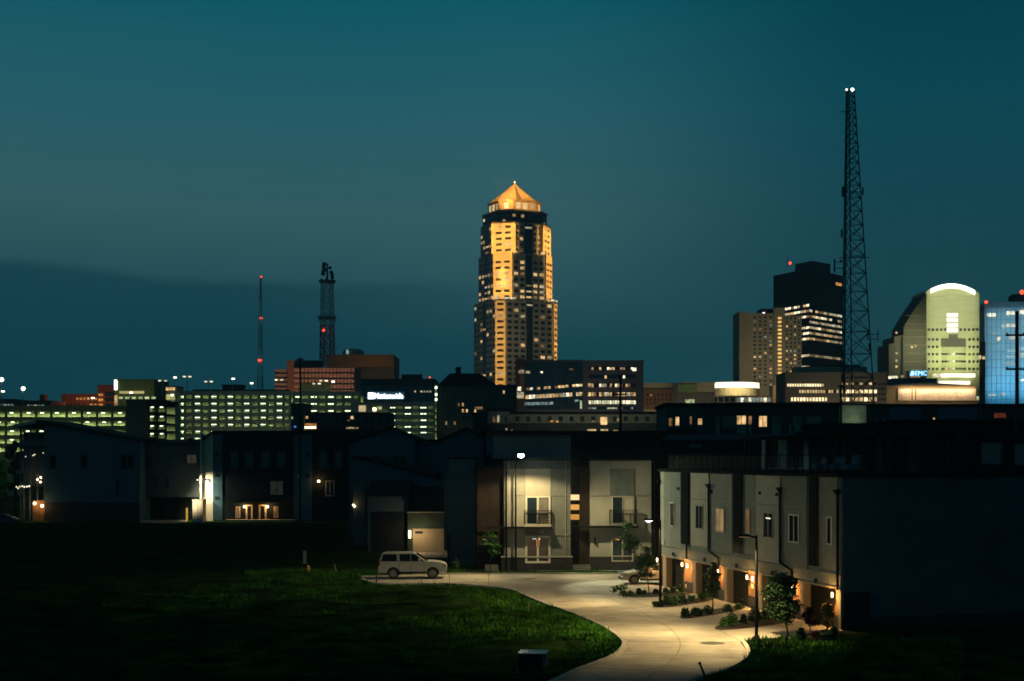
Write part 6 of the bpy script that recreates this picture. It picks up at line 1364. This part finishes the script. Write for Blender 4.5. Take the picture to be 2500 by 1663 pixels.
bed(1, [(1600,1481,18,14,'leaf',1),(1628,1478,28,24,'leafd',0),(1645,1476,26,22,'leaf',0),(1665,1473,26,24,'leafd',0),(1688,1470,20,18,'leaf',1),(1716,1466,28,19,'leafy' if False else 'leaf',1)])
bed(2, [(1673,1507,24,24,'leafd',0),(1695,1504,20,20,'leaf',0),(1709,1503,22,19,'leaf',1),(1728,1500,24,22,'leafd',0),(1776,1493,22,18,'leaf',0),(1803,1488,16,15,'leaf',0)])
bed(3, [(1767,1531,20,22,'leaf',0),(1785,1528,34,32,'leaf',0),(1815,1523,16,24,'leafd',0),(1843,1519,36,38,'leafd',0),(1868,1514,22,26,'leaf',0),(1888,1510,38,42,'leaf',0),(1910,1516,24,28,'leafd',0)])
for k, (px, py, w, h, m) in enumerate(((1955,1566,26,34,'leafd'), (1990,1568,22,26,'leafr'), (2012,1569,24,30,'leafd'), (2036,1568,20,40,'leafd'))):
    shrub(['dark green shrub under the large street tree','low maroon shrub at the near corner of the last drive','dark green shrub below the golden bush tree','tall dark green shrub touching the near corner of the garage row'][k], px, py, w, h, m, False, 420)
for k, (px, py, w, h) in enumerate(((1113,1398,22,34),(1560,1397,22,14),(1455,1396,16,8))): shrub(['dark shrub against the tall narrow blue house','low dark shrub at the foot of the right stucco townhouse','smallest dark shrub beside the right entry steps'][k], px, py, w, h, 'leafd', False, 200)
def far_tree(label, px, Y, x0, y0, x1, m, n=2600, size=.35):
    t = Thing('tree', label, 'tree', wp(px, Y), Y, 0, 0, 'leafy trees at the left edge'); w = (x1-x0)*Y/FOC/2; zt = wz(y0, Y); cx = wp((x0+x1)/2, Y)-t.x
    tr = MB().tube((0,0,0), (cx*.5,0,zt*.45), .3, .2, 8)
    for k in range(7): a = k*.9; tr.tube((cx*.5,0,zt*.4), (cx+w*.6*cos(a), w*.6*sin(a), zt*rnd(.55,.9)), .12, .03, 5)
    t.part(tr, 'trunk', M['bark']); lf = MB(); cl = [(cx+w*rnd(-.75,.75), w*rnd(-.75,.75), zt*rnd(.3,.9)) for _ in range(16)]
    for k in range(n):
        c = random.choice(cl); p = [c[i]+random.gauss(0, w*.17) for i in range(3)]; a = rnd(0,6.28); s = size*rnd(.5,1.2); b1 = rnd(-1,1)
        lf.add([(p[0]-cos(a)*s, p[1]-sin(a)*s, p[2]-b1*s*.5), (p[0], p[1], p[2]+s*.6), (p[0]+cos(a)*s, p[1]+sin(a)*s, p[2]+b1*s*.5), (p[0], p[1], p[2]-s*.5)], [(0,1,2,3)])
    t.part(lf, 'crown', m)
far_tree('dark leafy tree between the olive-lit car park and the far left townhouse block', 36, 222, 18, 1064, 62, M['leafd'])
far_tree('green lamp-lit tree cut by the left picture edge', 2, 232, -18, 1108, 20, M['leaf'])
light('POINT', 'park_light', (wp(-8, 226), 222, 12), 260, (.8,1,.4), None, size=.3)
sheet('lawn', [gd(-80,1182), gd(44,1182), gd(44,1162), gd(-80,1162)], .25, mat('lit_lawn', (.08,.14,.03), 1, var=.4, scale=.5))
light('SPOT', 'park_light', (wp(10, 520)-0, 520, 14), 9000, (.8,1,.35), None, aim=(wp(10,520), 530, 0), size=.3, cone=150)

# ================================================================== SMALL THINGS
T = Thing('fire_hydrant', 'small yellow fire hydrant in the grass left of the suv', 'fire hydrant', *gd(752, 1401)); hy = mat('hydrant_yellow', (.55,.33,.05), .5)
T.part(MB().lathe([(.16,0),(.16,.05),(.1,.06),(.1,.5),(.13,.52),(.13,.56),(.11,.6),(.07,.68),(.02,.7)], n=14), 'barrel', hy); T.part(MB().tube((-.2,0,.4), (.2,0,.4), .055, n=10), 'side_outlet', hy); T.part(MB().tube((0,-.2,.38), (0,0,.38), .07, n=10), 'front_outlet', hy); T.part(MB().tube((0,0,.7), (0,0,.76), .03, n=5), 'cap_nut', hy)
light('POINT', 'x', (0,0,0), 0, (1,1,1)) if False else None
def stake(label, px, pyb, px1, py1, r, m, cat='stake'):
    x, y = gd(px, pyb); t = Thing('stake', label, cat, x, y, 0, 0, 'thin stakes in the grass'); dx = (px1-px)*y/FOC; dz = wz(py1, y)
    t.part(MB().tube((0,0,-.1), (dx,0,dz), r, r*.9, 6), 'shaft', m); t.part(MB().tube((dx*.9,0,dz*.9), (dx,0,dz), r*1.4, r*1.4, 6), 'tip', m)
stk = mat('stake_wood', (.30,.22,.12), .9); stm = mat('stake_steel', (.03,.035,.03), .7)
stake('leaning pale wooden stake between the hydrant and the suv', 822, 1399, 816, 1377, .04, stk)
stake('black post in the grass just under the rear wheel of the suv', 919, 1424, 919, 1396, .05, stm)
stake('thin stake at the road edge below the front wheel of the suv', 1097, 1425, 1097, 1400, .02, stm)
stake('tall thin stake at the road edge below the sparse sapling', 1194, 1434, 1193, 1390, .025, stk)
stake('shortest thin stake on the grass edge under the middle of the suv', 1030, 1427, 1029, 1412, .02, stm)
stake('leaning thin twig stake in the brightest green grass', 1325, 1507, 1301, 1477, .02, stm)
stake('upright thin twig stake in the brightest green grass', 1291, 1500, 1291, 1470, .02, stk)
stake('thick black stake leaning left at the bottom edge of the road', 1726, 1658, 1707, 1617, .055, stm)
stake('leaning green-grey stake in the grass right of the curve', 1871, 1648, 1855, 1592, .04, stm)
stake('upright dark stake under the large street tree', 1919, 1612, 1920, 1553, .035, stm)
stake('fallen black branch-like stake right of the curve', 1880, 1641, 1900, 1627, .07, M['black'])
# utility transformer in the near grass
x, y = gd(1302, 1642); T = Thing('transformer_box', 'black box-shaped utility cabinet with a glinting lid in the near dark grass', 'utility box', x, y, 0, -8)
T.part(MB().box(-.58, .45, -.45, .45, .08, .86), 'cabinet', M['black'], bevel=.03); T.part(MB().prism_yz([(-.5,.86),(.5,.86),(.5,.94),(-.5,.9)], -.63, .63), 'lid', mat('glossy_lid', (.10,.12,.11), .12, metal=.7)); T.part(MB().box(.452, .6, -.42, .42, .3, .8), 'side_panel', M['slate']); T.part(MB().box(-.75, .75, -.6, .6, 0, .08), 'pad', M['conc'])
T.part(MB().box(-.08, -.06, -.47, -.44, .15, .8), 'door_seam', M['steel'])
# small marker / bin seen in the dark field behind the hydrant
x, y = gd(744, 1376); T = Thing('utility_post', 'short grey utility post standing in the dark field behind the hydrant', 'utility post', x, y); T.part(MB().box(-.13, .13, -.13, .13, 0, 1.1), 'post', M['conc']); T.part(MB().box(-.16, .16, -.16, .16, 1.1, 1.18), 'cap', M['steel'])

# ================================================================== HAZE
hz = bpy.data.materials.new('haze'); hz.use_nodes = True; nt = hz.node_tree; nt.nodes.clear()
pv = N(nt, 'ShaderNodeVolumePrincipled'); pv.inputs['Color'].default_value = (.75,.85,.9,1); pv.inputs['Density'].default_value = .0003; pv.inputs['Anisotropy'].default_value = .3
ho = N(nt, 'ShaderNodeOutputMaterial'); nt.links.new(pv.outputs[0], ho.inputs['Volume'])
hb_ = MB().box(-900, 900, -60, 1500, -3, 260).build('haze', hz); hb_['kind'] = 'stuff'
